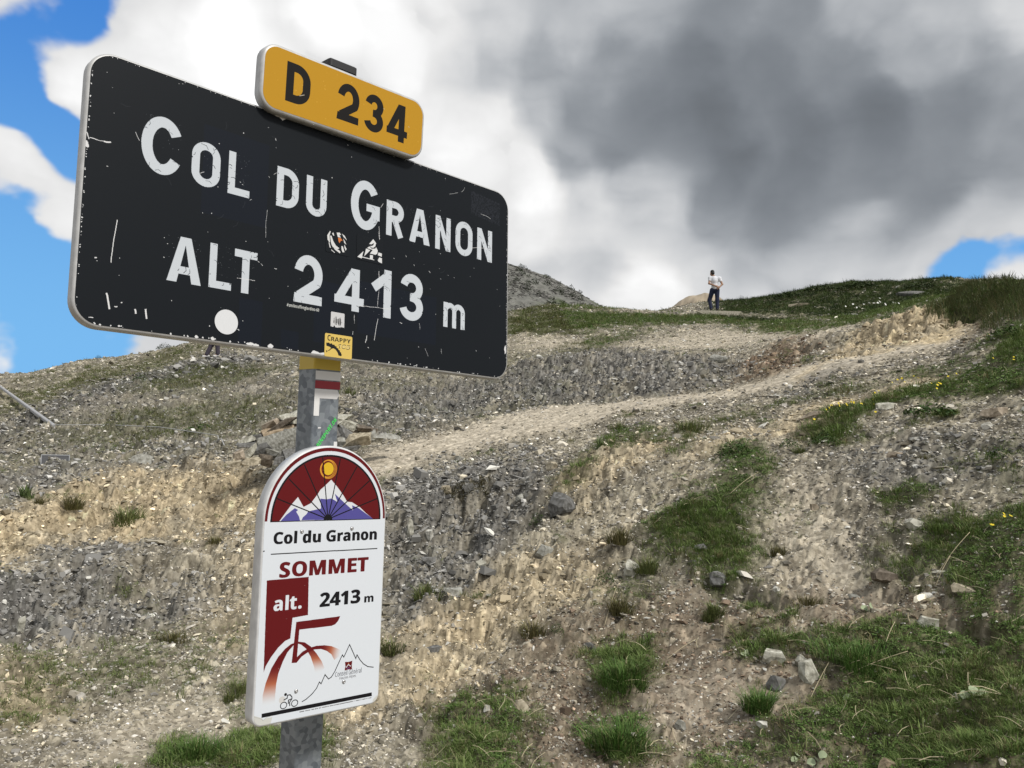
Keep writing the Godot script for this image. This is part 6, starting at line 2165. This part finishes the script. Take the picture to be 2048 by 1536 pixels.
func place_art(size: Vector2) -> Image:
	art_scale = 1.6
	art_shift = Vector2.ZERO
	var black := sr(0.0095, 0.0118, 0.0155)
	var white := sr(0.58, 0.63, 0.68)
	ink = Image.create_empty(int(size.x * art_scale), int(size.y * art_scale), false, Image.FORMAT_RGB8)
	ink.fill(black)
	rng.seed = 77
	# old film: faint lighter rectangles and rubbed places
	for e in [[255, 90, 420, 300], [560, 400, 640, 560], [690, 380, 960, 520], [360, 480, 420, 590], [470, 540, 520, 585]]:
		var c := sr(0.0092, 0.0128, 0.0197)
		fill([PackedVector2Array([Vector2(e[0], e[1]), Vector2(e[2], e[1] + 2), Vector2(e[2], e[3]), Vector2(e[0] + 2, e[3])])], c)
	for i in 1500:
		var x := 1090 + rng.randf() * 120
		var y := 30 + rng.randf() * 70 + (x - 1090) * 0.1
		speck(sr(0.022, 0.025, 0.033) if rng.randf() < 0.7 else black, x, y, rng.randf_range(0.8, 3.0))
	var text := [["C", 117, 206, 105, 237, 24], ["O", 230, 298, 133, 238, 18.5], ["L", 318, 373, 135, 238, 17.5], ["D", 444, 505, 136, 237, 18.5], ["U", 526, 586, 136, 238, 18.5], ["G", 660, 754, 104, 239, 24], ["R", 776, 836, 137, 236, 19], ["A", 856, 931, 137, 237, 18.5], ["N", 951, 1010, 138, 238, 18], ["O", 1029, 1097, 134, 238, 18.5], ["N", 1116, 1179, 138, 237, 18],
		["A", 188, 266, 366, 470, 19], ["L", 284, 338, 365, 469, 17.5], ["T", 344, 401, 366, 469, 18.5], ["2", 501, 582, 343, 467, 24], ["4", 619, 710, 352, 465, 23], ["1", 740, 799, 335, 467, 25], ["3", 828, 911, 330, 462, 24], ["m", 987, 1070, 389, 462, 16]]
	for t in text:
		letter(t[0], t[1], t[2], t[3], t[4], t[5], white)
	# cracks, flaking and rubbed marks in the lettering
	for t in text:
		var many := 16 if t[0] in ["N", "1", "m"] else 10
		for i in many:
			var x := rng.randf_range(t[1], t[2])
			var y := rng.randf_range(t[3], t[4])
			var a := rng.randf_range(-0.5, 0.4) if rng.randf() < 0.6 else rng.randf_range(1.2, 1.9)
			var l := rng.randf_range(3, 13)
			draw_line(PackedVector2Array([Vector2(x, y), Vector2(x + cos(a) * l, y + sin(a) * l), Vector2(x + cos(a + 0.4) * l * 1.6, y + sin(a + 0.4) * l * 1.6)]), rng.randf_range(0.5, 1.1), black)
		for i in 5:
			speck(black, [t[1], t[2]][i % 2] + rng.randfn() * 1.5, rng.randf_range(t[3], t[4]), rng.randf_range(0.8, 2.4))
		for i in 60:
			speck(sr(0.36, 0.385, 0.42), rng.randf_range(t[1], t[2]), t[3] + 2 + rng.randf() * rng.randf() * (t[4] - t[3]), 0.5) if inside_letter(rng.randf_range(t[1], t[2]), rng.randf_range(t[3], t[4]), white) else null
	# scratches down to the white sheet
	var bare := sr(0.72, 0.73, 0.74)
	for s in SCRATCHES:
		var p := pts(s[1])
		var q := PackedVector2Array()
		for i in p.size():
			q.append(p[i])
			if i < p.size() - 1:
				q.append(p[i].lerp(p[i + 1], 0.5) + Vector2(rng.randfn(), rng.randfn()) * 0.5)
		draw_line(q, s[0] * 0.36, bare)
	for i in 46:
		speck(bare, rng.randf_range(30, 1225), rng.randf_range(25, 570), rng.randf_range(0.5, 1.7))
	for i in 14:
		var x := rng.randf_range(60, 1190)
		var y := rng.randf_range(40, 550)
		var a := rng.randf() * PI
		draw_line(PackedVector2Array([Vector2(x, y), Vector2(x + cos(a) * 9, y + sin(a) * 9), Vector2(x + cos(a + 0.3) * 20, y + sin(a + 0.3) * 20)]), 0.5, sr(0.05, 0.055, 0.065))
	# the ragged edge of the film along the rim
	for i in 60:
		var t := rng.randf()
		speck(bare, lerpf(10, 1243, t), 588 - rng.randf() * rng.randf() * 5, rng.randf_range(0.8, 2.8))
		speck(bare, lerpf(10, 1243, t), 8 + rng.randf() * 1.5, rng.randf_range(0.5, 1.4))
		speck(bare, 8 + rng.randf() * 2, lerpf(50, 560, rng.randf()), rng.randf_range(0.6, 1.8))
		speck(bare, 1245 - rng.randf() * 2, lerpf(50, 560, rng.randf()), rng.randf_range(0.6, 1.6))
	for e in [[393, 587, 10, 5], [407, 588, 9, 4], [445, 586, 8, 6], [595, 589, 12, 5], [565, 588, 9, 7], [575, 589, 14, 5], [300, 586, 6, 4], [262, 587, 5, 4], [440, 9, 14, 4], [452, 10, 9, 7], [8, 215, 5, 8], [1240, 500, 4, 14]]:
		var o := PackedVector2Array()
		for i in 12:
			var a := TAU * i / 12.0
			o.append(Vector2(e[0] + cos(a) * e[2] * rng.randf_range(0.6, 1.2), e[1] + sin(a) * e[3] * rng.randf_range(0.6, 1.2)))
		fill([o], bare)
	# small lettering left of the yellow sticker
	write("#smilecoffeegiardino 60", 484, 575, 474, 482, sr(0.62, 0.64, 0.62), true)
	return ink


func inside_letter(x: float, y: float, c: Color) -> bool:
	var px := clampi(int(x * art_scale), 0, ink.get_width() - 1)
	var py := clampi(int(y * art_scale), 0, ink.get_height() - 1)
	return ink.get_pixel(px, py).r > c.r - 0.05


func stickers(p: Node3D, k: float, size: Vector2) -> void:
	# white round sticker
	var white := flat(0.7, 0.72, 0.75, 0.5)
	var disc := put("round_white_sticker", face_mesh(oval(0, 0, 28.3 * k, 28.8 * k, 0, 360, 40), 0.0, 0.0, Rect2(-0.03, -0.03, 0.06, 0.06)), white, p)
	disc.position = Vector3((331.0 - size.x * 0.5) * k, (size.y * 0.5 - 543.5) * k, 0.0011)
	disc.set_meta("label", "plain white round sticker")
	# yellow square sticker with a chainring
	art_scale = 5.0
	art_shift = Vector2(-594.5, -533.5)
	ink = Image.create_empty(int(82.5 * 5), int(59.5 * 5), false, Image.FORMAT_RGB8)
	ink.fill(sr(0.70, 0.51, 0.14))
	var dark := sr(0.02, 0.02, 0.02)
	write("C", 602, 611.5, 537.5, 552, dark, true)
	write("RAPPY", 613, 672, 541, 552, dark, true)
	fill([pts(ART.chainring)], dark)
	fill([pts(ART.crank_square)], sr(0.70, 0.51, 0.14))
	write("105", 634, 671, 557, 568, dark, true, Transform2D(Vector2(1, 0), Vector2(-0.25, 1), Vector2(140.5, 0)))
	write("105", 636, 669.5, 558.5, 566.5, sr(0.76, 0.6, 0.26), true, Transform2D(Vector2(1, 0), Vector2(-0.25, 1), Vector2(140.5, 0)))
	patch("yellow_sticker", 594.5, 533.5, 677, 593, k, size, 0.0012, printed(ink, 0.5), p, "yellow sticker with a black chainring")
	# worn white sticker
	rng.seed = 5
	art_shift = Vector2(-610, -476)
	ink = Image.create_empty(41 * 5, 39 * 5, false, Image.FORMAT_RGB8)
	ink.fill(sr(0.6, 0.61, 0.63))
	for i in 26:
		var x := 610 + 8 + rng.randf() * 26
		draw_line(PackedVector2Array([Vector2(x, 476 + rng.randf_range(10, 24)), Vector2(x + rng.randfn(), 476 + rng.randf_range(24, 34))]), rng.randf_range(0.6, 1.8), sr(0.05, 0.05, 0.05))
	for i in 12:
		speck(sr(0.0125, 0.0165, 0.024), 610 + rng.randf() * 41, 515.0 - rng.randf(), rng.randf_range(1, 3))
	patch("worn_white_sticker", 610, 476, 651, 515, k, size, 0.0012, printed(ink, 0.6), p, "small worn white sticker")
	# round sticker scratched to stripes, and the triangular rider
	var black := sr(0.0095, 0.0118, 0.0155)
	art_shift = Vector2(-588, -263)
	ink = Image.create_empty(72 * 5, 60 * 5, false, Image.FORMAT_RGB8)
	ink.fill(black)
	for i in 11:
		fill([pts(ART["round_mark_%d" % i])], sr(0.68, 0.69, 0.7))
	fill([pts(ART.orange_mark)], sr(0.62, 0.2, 0.06))
	patch("scratched_round_sticker", 588, 263, 660, 323, k, size, 0.0012, printed(ink, 0.5), p, "round sticker scratched to white stripes")
	art_shift = Vector2(-682, -256)
	ink = Image.create_empty(86 * 5, 68 * 5, false, Image.FORMAT_RGB8)
	ink.fill(black)
	for n in ["triangle_left", "triangle_head", "triangle_ring", "triangle_arm", "triangle_body", "triangle_leg", "triangle_wheel", "triangle_wing", "triangle_bar"]:
		fill([pts(ART[n])], sr(0.7, 0.71, 0.73))
	patch("triangular_sticker", 682, 256, 768, 324, k, size, 0.0012, printed(ink, 0.5), p, "white triangular sticker of a cyclist")


func route_art(size: Vector2) -> Image:
	art_scale = 2.6
	art_shift = Vector2.ZERO
	ink = Image.create_empty(int(size.x * art_scale), int(size.y * art_scale), false, Image.FORMAT_RGB8)
	var amber := sr(0.53, 0.285, 0.024)
	ink.fill(amber)
	rng.seed = 8
	var dark := sr(0.016, 0.015, 0.014)
	for i in 160:
		speck(sr(0.52, 0.28, 0.02) if rng.randf() < 0.5 else sr(0.64, 0.37, 0.05), rng.randf() * 495, rng.randf() * 167, rng.randf_range(0.4, 2.2))
	for t in [["D", 66, 133, 32, 131, 21], ["2", 212, 278, 31, 131, 20], ["3", 295, 356, 33, 134, 20], ["4", 368, 437, 33, 136, 20]]:
		letter(t[0], t[1], t[2], t[3], t[4], t[5], dark)
	for e in [[104, 108, 118, 101], [355, 60, 358, 62], [440, 84, 443, 86]]:
		draw_line(PackedVector2Array([Vector2(e[0], e[1]), Vector2(e[2], e[3])]), 1.3, sr(0.6, 0.55, 0.45))
	return ink


func cycle_art() -> Image:
	art_scale = 2.4
	art_shift = Vector2(0, 186)
	ink = Image.create_empty(int(349 * art_scale), int(660 * art_scale), false, Image.FORMAT_RGB8)
	var white := sr(0.7, 0.745, 0.8)
	var red := sr(0.125, 0.011, 0.013)
	var dark := sr(0.012, 0.012, 0.014)
	ink.fill(white)
	var mx := 174.5
	fill([oval(mx, 0, 173.0, 181.0, 180, 360, 60)], red)
	fill([oval(mx, 0, 164.0, 172.5, 180, 360, 60)], white)
	fill([oval(mx, 0, 156.5, 163.0, 180, 360, 60)], dark)
	fill([oval(mx, 0, 152.0, 158.5, 180, 360, 60)], red)
	fill([pts(ART.white_peaks)], sr(0.7, 0.73, 0.77))
	fill([pts(ART.left_slope)], sr(0.095, 0.085, 0.31))
	fill([pts(ART.right_slope)], sr(0.095, 0.085, 0.31))
	var sun := pts(ART.sun_disc)
	var r := sun[0].distance_to(sun[1])
	for i in 3:
		draw_line(oval(sun[0].x - 1.5 + i, sun[0].y + 0.5 * i, r * (0.82 + 0.1 * i), r * (0.9 + 0.06 * i)), 1.6, sr(0.66, 0.31, 0.04), true)
	fill([oval(sun[0].x, sun[0].y, r * 0.66, r * 0.7)], sr(0.72, 0.46, 0.03))
	for p in pts(ART.spokes):
		draw_line(PackedVector2Array([Vector2(174, -2), p]), 2.8, dark)
	fill([oval(174, 0, 12.5, 14, 180, 360)], dark)
	fill([PackedVector2Array([Vector2(18, 0), Vector2(331, 0), Vector2(331, 1.8), Vector2(18, 1.8)])], dark)
	fill([PackedVector2Array([Vector2(0, 1.8), Vector2(349, 1.8), Vector2(349, 6), Vector2(0, 6)])], white)
	write("Col du Granon", 30, 321, 26.5, 54, dark, true, Transform2D.IDENTITY, 1.0)
	fill([PackedVector2Array([Vector2(24, 76), Vector2(325, 76.5), Vector2(325, 79), Vector2(24, 78.5)])], dark)
	write("SOMMET", 50, 298, 99, 133.5, red, true, Transform2D.IDENTITY, 1.4)
	fill([pts(ART.panel_shape)], red)
	write("alt.", 39, 112, 179, 211, white, true, Transform2D.IDENTITY, 0.6)
	write("2413", 163, 278, 180, 213, dark, true, Transform2D.IDENTITY, 1.4)
	write("m", 292, 319, 194, 213.5, dark, true, Transform2D.IDENTITY, 0.6)
	fill([pts(ART.front_arc)], red, 1)
	fill([pts(ART.rear_arc)], red, 2)
	fill([pts(ART.bar_shape)], red)
	draw_line(pts(ART.peak_line), 2.1, dark)
	# emblem of the council: a dark red square with a white ridge
	fill([PackedVector2Array([Vector2(242, 356), Vector2(252, 357.5), Vector2(263.5, 356), Vector2(262.5, 366), Vector2(263.5, 377.5), Vector2(252, 376), Vector2(242, 377.5), Vector2(243.5, 366)])], red)
	draw_line(PackedVector2Array([Vector2(244.5, 368), Vector2(247, 370), Vector2(250, 366), Vector2(253, 363.5), Vector2(256, 367), Vector2(260, 369)]), 1.8, white)
	fill([oval(252.5, 361, 1.3, 1.5)], sr(0.6, 0.25, 0.06))
	draw_line(PackedVector2Array([Vector2(248, 374), Vector2(252, 371.5), Vector2(257, 373.5)]), 1.4, sr(0.1, 0.1, 0.3))
	write("Conseil Général", 215, 292, 377.5, 389, sr(0.05, 0.055, 0.07), false)
	write("Hautes Alpes", 228, 276, 391, 397.5, sr(0.07, 0.07, 0.08), false)
	fill([PackedVector2Array([Vector2(23, 444), Vector2(326, 444), Vector2(327, 453), Vector2(23, 453)])], dark)
	# a line of print too small to read
	rng.seed = 3
	var x := 121.0
	while x < 324.0:
		var l := rng.randf_range(1.0, 2.2)
		fill([PackedVector2Array([Vector2(x, 456.2), Vector2(x + l, 456.2), Vector2(x + l, 458.0 + rng.randf() * 0.5), Vector2(x, 458.2)])], sr(0.1, 0.1, 0.1))
		x += l + (0.5 if rng.randf() < 0.8 else 2.4)
	# rider
	var w := pts(ART.rider_wheels)
	fill([oval(w[4].x - 8.5, w[4].y + 11, 8.5, 8.0)], sr(0.62, 0.62, 0.62))
	draw_line(oval(w[0].x, w[0].y, 8.2, 7.4), 2.0, dark, true)
	draw_line(oval(w[2].x, w[2].y, 8.2, 7.4), 2.0, dark, true)
	fill([oval(w[4].x, w[4].y, 3.6, 3.4)], dark)
	draw_line(pts(ART.rider_back), 2.4, dark)
	draw_line(pts(ART.rider_leg), 2.4, dark)
	fill([pts(ART.peeled_corner)], sr(0.6, 0.61, 0.58))
	draw_line(PackedVector2Array([Vector2(2, 447), Vector2(21, 455), Vector2(27, 460), Vector2(36, 454), Vector2(50, 453)]), 0.8, sr(0.4, 0.4, 0.39))
	fill([PackedVector2Array([Vector2(349, 452), Vector2(340, 455), Vector2(331, 462), Vector2(328, 474), Vector2(349, 474)])], sr(0.6, 0.61, 0.58))
	for i in 60:
		speck(sr(0.55, 0.55, 0.53), rng.randf_range(8, 341), rng.randf_range(5, 470), rng.randf_range(0.2, 0.8))
	draw_line(PackedVector2Array([Vector2(1, 70), Vector2(8, 69)]), 2.6, sr(0.03, 0.03, 0.03))
	return ink


# ---------------------------------------------------------------- people

# one closed skin round tapering bones: surface nets on a grid of distances
func skin(bones: Array, cell: float, k: float) -> ArrayMesh:
	var lo := Vector3.ONE * 1e9
	var hi := -lo
	for b in bones:
		for e in 2:
			var p: Vector3 = b[e * 2]
			var r: float = b[e * 2 + 1] + cell * 3.0
			lo = lo.min(p - Vector3.ONE * r)
			hi = hi.max(p + Vector3.ONE * r)
	var nx := int((hi.x - lo.x) / cell) + 2
	var ny := int((hi.y - lo.y) / cell) + 2
	var nz := int((hi.z - lo.z) / cell) + 2
	var d := PackedFloat32Array()
	d.resize(nx * ny * nz)
	d.fill(1.0)
	for b in bones:
		var a: Vector3 = b[0]
		var ra: float = b[1]
		var c: Vector3 = b[2]
		var rc: float = b[3]
		var m := maxf(ra, rc) + cell * 2.0 + k
		var p0 := ((a.min(c) - Vector3.ONE * m - lo) / cell).floor().max(Vector3.ZERO)
		var p1 := ((a.max(c) + Vector3.ONE * m - lo) / cell).ceil()
		var ac := c - a
		var l2 := maxf(ac.length_squared(), 1e-8)
		for x in range(int(p0.x), mini(nx, int(p1.x) + 1)):
			for y in range(int(p0.y), mini(ny, int(p1.y) + 1)):
				for z in range(int(p0.z), mini(nz, int(p1.z) + 1)):
					var p := lo + Vector3(x, y, z) * cell
					var t := clampf((p - a).dot(ac) / l2, 0.0, 1.0)
					var q := (p - a - ac * t).length() - lerpf(ra, rc, t)
					var at := (x * ny + y) * nz + z
					var o := d[at]
					var h := maxf(k - absf(o - q), 0.0) / k
					d[at] = minf(o, q) - h * h * k * 0.25
	var v := PackedVector3Array()
	var nor := PackedVector3Array()
	var id := {}
	var f := PackedInt32Array()
	var sx := ny * nz
	for x in nx - 1:
		for y in ny - 1:
			for z in nz - 1:
				var p := x * sx + y * nz + z
				var c := [d[p], d[p + 1], d[p + nz], d[p + nz + 1], d[p + sx], d[p + sx + 1], d[p + sx + nz], d[p + sx + nz + 1]]
				var neg := 0
				for e in 8:
					if c[e] < 0.0:
						neg += 1
				if neg == 0 or neg == 8:
					continue
				var s := Vector3.ZERO
				var n := 0
				for e in [[0, 1], [2, 3], [4, 5], [6, 7], [0, 2], [1, 3], [4, 6], [5, 7], [0, 4], [1, 5], [2, 6], [3, 7]]:
					var u: float = c[e[0]]
					var w: float = c[e[1]]
					if (u < 0.0) != (w < 0.0):
						var t := u / (u - w)
						var g := Vector3((e[0] >> 2) & 1, (e[0] >> 1) & 1, e[0] & 1)
						var g2 := Vector3((e[1] >> 2) & 1, (e[1] >> 1) & 1, e[1] & 1)
						s += g.lerp(g2, t)
						n += 1
				id[p] = v.size()
				v.append(lo + (Vector3(x, y, z) + s / n) * cell)
				nor.append(Vector3(c[4] + c[5] + c[6] + c[7] - c[0] - c[1] - c[2] - c[3], c[2] + c[3] + c[6] + c[7] - c[0] - c[1] - c[4] - c[5], c[1] + c[3] + c[5] + c[7] - c[0] - c[2] - c[4] - c[6]).normalized())
	for p in id:
		for axis in 3:
			var step: int = [sx, nz, 1][axis]
			var s1: int = [nz, 1, sx][axis]
			var s2: int = [1, sx, nz][axis]
			var u: float = d[p]
			var w: float = d[p + step]
			if (u < 0.0) == (w < 0.0):
				continue
			if not (id.has(p - s1) and id.has(p - s2) and id.has(p - s1 - s2)):
				continue
			var q := [id[p], id[p - s1], id[p - s1 - s2], id[p - s2]]
			if u < 0.0:
				f.append_array([q[0], q[2], q[1], q[0], q[3], q[2]])
			else:
				f.append_array([q[0], q[1], q[2], q[0], q[2], q[3]])
	var arrays := []
	arrays.resize(Mesh.ARRAY_MAX)
	arrays[Mesh.ARRAY_VERTEX] = v
	arrays[Mesh.ARRAY_NORMAL] = nor
	arrays[Mesh.ARRAY_INDEX] = f
	var mesh := ArrayMesh.new()
	mesh.add_surface_from_arrays(Mesh.PRIMITIVE_TRIANGLES, arrays)
	return mesh


# j: joints by name. Person's own axes: x to the right of the picture, y up, z towards the viewer.
func person(at: Vector3, turn: float, j: Dictionary, label: String, cloth: Material, legs: Material, shoe: Material, sleeve: float) -> void:
	var o := base("person", at)
	o.rotation.y = turn
	tag(o, label, "person")
	var flesh := flat(0.33, 0.19, 0.125, 0.6)
	var face: Vector3 = j.face
	var head: Vector3 = j.head
	var bones := [
		[head + Vector3(0, 0.035, 0), 0.078, head + Vector3(0, -0.03, 0) + face * 0.02, 0.068], [head + Vector3(0, -0.045, 0) + face * 0.03, 0.052, head + Vector3(0, -0.075, 0) + face * 0.055, 0.032],
		[head + face * 0.08, 0.014, head + face * 0.098 - Vector3(0, 0.028, 0), 0.016], [head - Vector3(0, 0.05, 0), 0.055, j.neck, 0.058],
		[j.neck, 0.07, j.chest, 0.105], [j.chest, 0.12, j.waist, 0.1], [j.waist, 0.105, j.hip, 0.115]]
	var ear := face.cross(Vector3.UP).normalized() * 0.076
	bones.append([head + ear + Vector3(0, 0.012, 0), 0.014, head + ear - Vector3(0, 0.022, 0), 0.01])
	bones.append([head - ear + Vector3(0, 0.012, 0), 0.014, head - ear - Vector3(0, 0.022, 0), 0.01])
	var shirt := [[j.neck - Vector3(0, 0.05, 0), 0.085, j.chest, 0.14], [j.chest, 0.145, j.waist, 0.128], [j.waist, 0.128, j.hip + Vector3(0, 0.03, 0), 0.13]]
	var trousers := [[j.hip + Vector3(0, 0.06, 0), 0.118, j.hip - Vector3(0, 0.03, 0), 0.122]]
	for s in ["l", "r"]:
		var sh: Vector3 = j["shoulder_" + s]
		var el: Vector3 = j["elbow_" + s]
		var wr: Vector3 = j["wrist_" + s]
		var hand: Vector3 = j["hand_" + s]
		bones.append_array([[j.chest + Vector3(0, 0.1, 0), 0.07, sh, 0.056], [sh, 0.055, el, 0.04], [el, 0.041, wr, 0.028], [wr, 0.028, wr.lerp(hand, 0.45), 0.038]])
		var along := (hand - wr).normalized()
		var side := along.cross(Vector3(0.2, 0.3, 1)).normalized()
		for q in 4:
			var root := wr.lerp(hand, 0.5) + side * (q - 1.5) * 0.019
			bones.append([root, 0.011, root + along * (0.075 - absf(q - 1.4) * 0.008) + Vector3(0, 0, -0.012), 0.008])
		bones.append([wr.lerp(hand, 0.2) + side * 0.03, 0.012, wr.lerp(hand, 0.55) + side * 0.055, 0.009])
		shirt.append_array([[j.chest + Vector3(0, 0.08, 0), 0.1, sh, 0.075], [sh, 0.075, sh.lerp(el, sleeve), 0.066 if sleeve < 0.9 else 0.055]])
		if sleeve > 0.9:
			shirt.append([el, 0.055, wr, 0.042])
		var hp: Vector3 = j["hip_" + s]
		var kn: Vector3 = j["knee_" + s]
		var an: Vector3 = j["ankle_" + s]
		bones.append_array([[j.hip, 0.1, hp, 0.09], [hp, 0.085, kn, 0.055], [kn, 0.055, an, 0.036], [an, 0.036, an + Vector3(0, -0.05, 0) + j.toe * 0.1, 0.03]])
		trousers.append_array([[hp, 0.112, kn, 0.082], [kn, 0.082, an + Vector3(0, 0.02, 0), 0.072]])
	put("body", skin(bones, 0.014, 0.03), flesh, o)
	put("shirt", skin(shirt, 0.02, 0.06), cloth, o)
	put("trousers", skin(trousers, 0.02, 0.05), legs, o)
	put("hair", skin([[head + Vector3(0, 0.05, 0) - face * 0.012, 0.088, head + Vector3(0, -0.015, 0) - face * 0.035, 0.078]], 0.012, 0.03), flat(0.012, 0.011, 0.011, 0.6), o)
	for s in ["l", "r"]:
		var an: Vector3 = j["ankle_" + s]
		put("shoe", skin([[an + Vector3(0, -0.045, 0) - j.toe * 0.06, 0.045, an + Vector3(0, -0.055, 0) + j.toe * 0.13, 0.036]], 0.012, 0.02), shoe, o)


func people() -> void:
	var p: Vector3 = SPOTS.watcher
	var y := ground_y(p.x, p.z) + 0.1
	var jeans := flat(0.012, 0.018, 0.05, 0.85)
	person(Vector3(p.x, y, p.z), atan2(-p.x, -p.z), {
		"head": Vector3(-0.12, 1.62, 0), "face": Vector3(-0.75, -0.05, -0.66).normalized(), "neck": Vector3(-0.06, 1.47, 0.0), "chest": Vector3(-0.01, 1.28, 0.0), "waist": Vector3(0.0, 1.06, 0.0), "hip": Vector3(0.01, 0.93, 0.0),
		"shoulder_l": Vector3(-0.2, 1.4, 0.01), "elbow_l": Vector3(-0.235, 1.15, 0.12), "wrist_l": Vector3(0.03, 1.03, 0.2), "hand_l": Vector3(0.15, 0.99, 0.2),
		"shoulder_r": Vector3(0.19, 1.385, 0.01), "elbow_r": Vector3(0.31, 1.12, 0.08), "wrist_r": Vector3(0.2, 0.98, 0.2), "hand_r": Vector3(0.12, 0.9, 0.22),
		"hip_l": Vector3(-0.09, 0.88, 0), "knee_l": Vector3(-0.2, 0.47, -0.03), "ankle_l": Vector3(-0.13, 0.09, 0.03), "hip_r": Vector3(0.1, 0.88, 0), "knee_r": Vector3(0.12, 0.46, -0.01), "ankle_r": Vector3(0.13, 0.09, 0.02), "toe": Vector3(-0.25, 0, -0.97)},
		"person in a white shirt and dark jeans standing with hands behind the back", flat(0.72, 0.73, 0.78, 0.85), jeans, flat(0.02, 0.02, 0.02, 0.6), 0.42)
	p = SPOTS.walker
	y = ground_y(p.x, p.z)
	person(Vector3(p.x, y, p.z), atan2(-p.x, -p.z), {
		"head": Vector3(-0.05, 1.62, 0), "face": Vector3(-0.98, -0.1, 0.1).normalized(), "neck": Vector3(-0.02, 1.47, 0), "chest": Vector3(0.0, 1.28, 0), "waist": Vector3(0.02, 1.06, 0), "hip": Vector3(0.03, 0.93, 0),
		"shoulder_l": Vector3(0.0, 1.4, 0.19), "elbow_l": Vector3(0.06, 1.12, 0.24), "wrist_l": Vector3(-0.08, 0.92, 0.22), "hand_l": Vector3(-0.13, 0.8, 0.2),
		"shoulder_r": Vector3(0.0, 1.4, -0.19), "elbow_r": Vector3(0.12, 1.14, -0.22), "wrist_r": Vector3(0.1, 0.9, -0.22), "hand_r": Vector3(0.08, 0.78, -0.22),
		"hip_l": Vector3(0.03, 0.88, 0.09), "knee_l": Vector3(0.06, 0.48, 0.1), "ankle_l": Vector3(0.09, 0.12, 0.1), "hip_r": Vector3(0.03, 0.88, -0.09), "knee_r": Vector3(-0.12, 0.48, -0.09), "ankle_r": Vector3(-0.27, 0.09, -0.08), "toe": Vector3(-0.97, -0.1, 0.1)},
		"walking person in grey-purple trousers and white shoes half hidden by the black panel", flat(0.06, 0.055, 0.07, 0.85), flat(0.05, 0.042, 0.06, 0.85), flat(0.6, 0.6, 0.6, 0.6), 1.0)
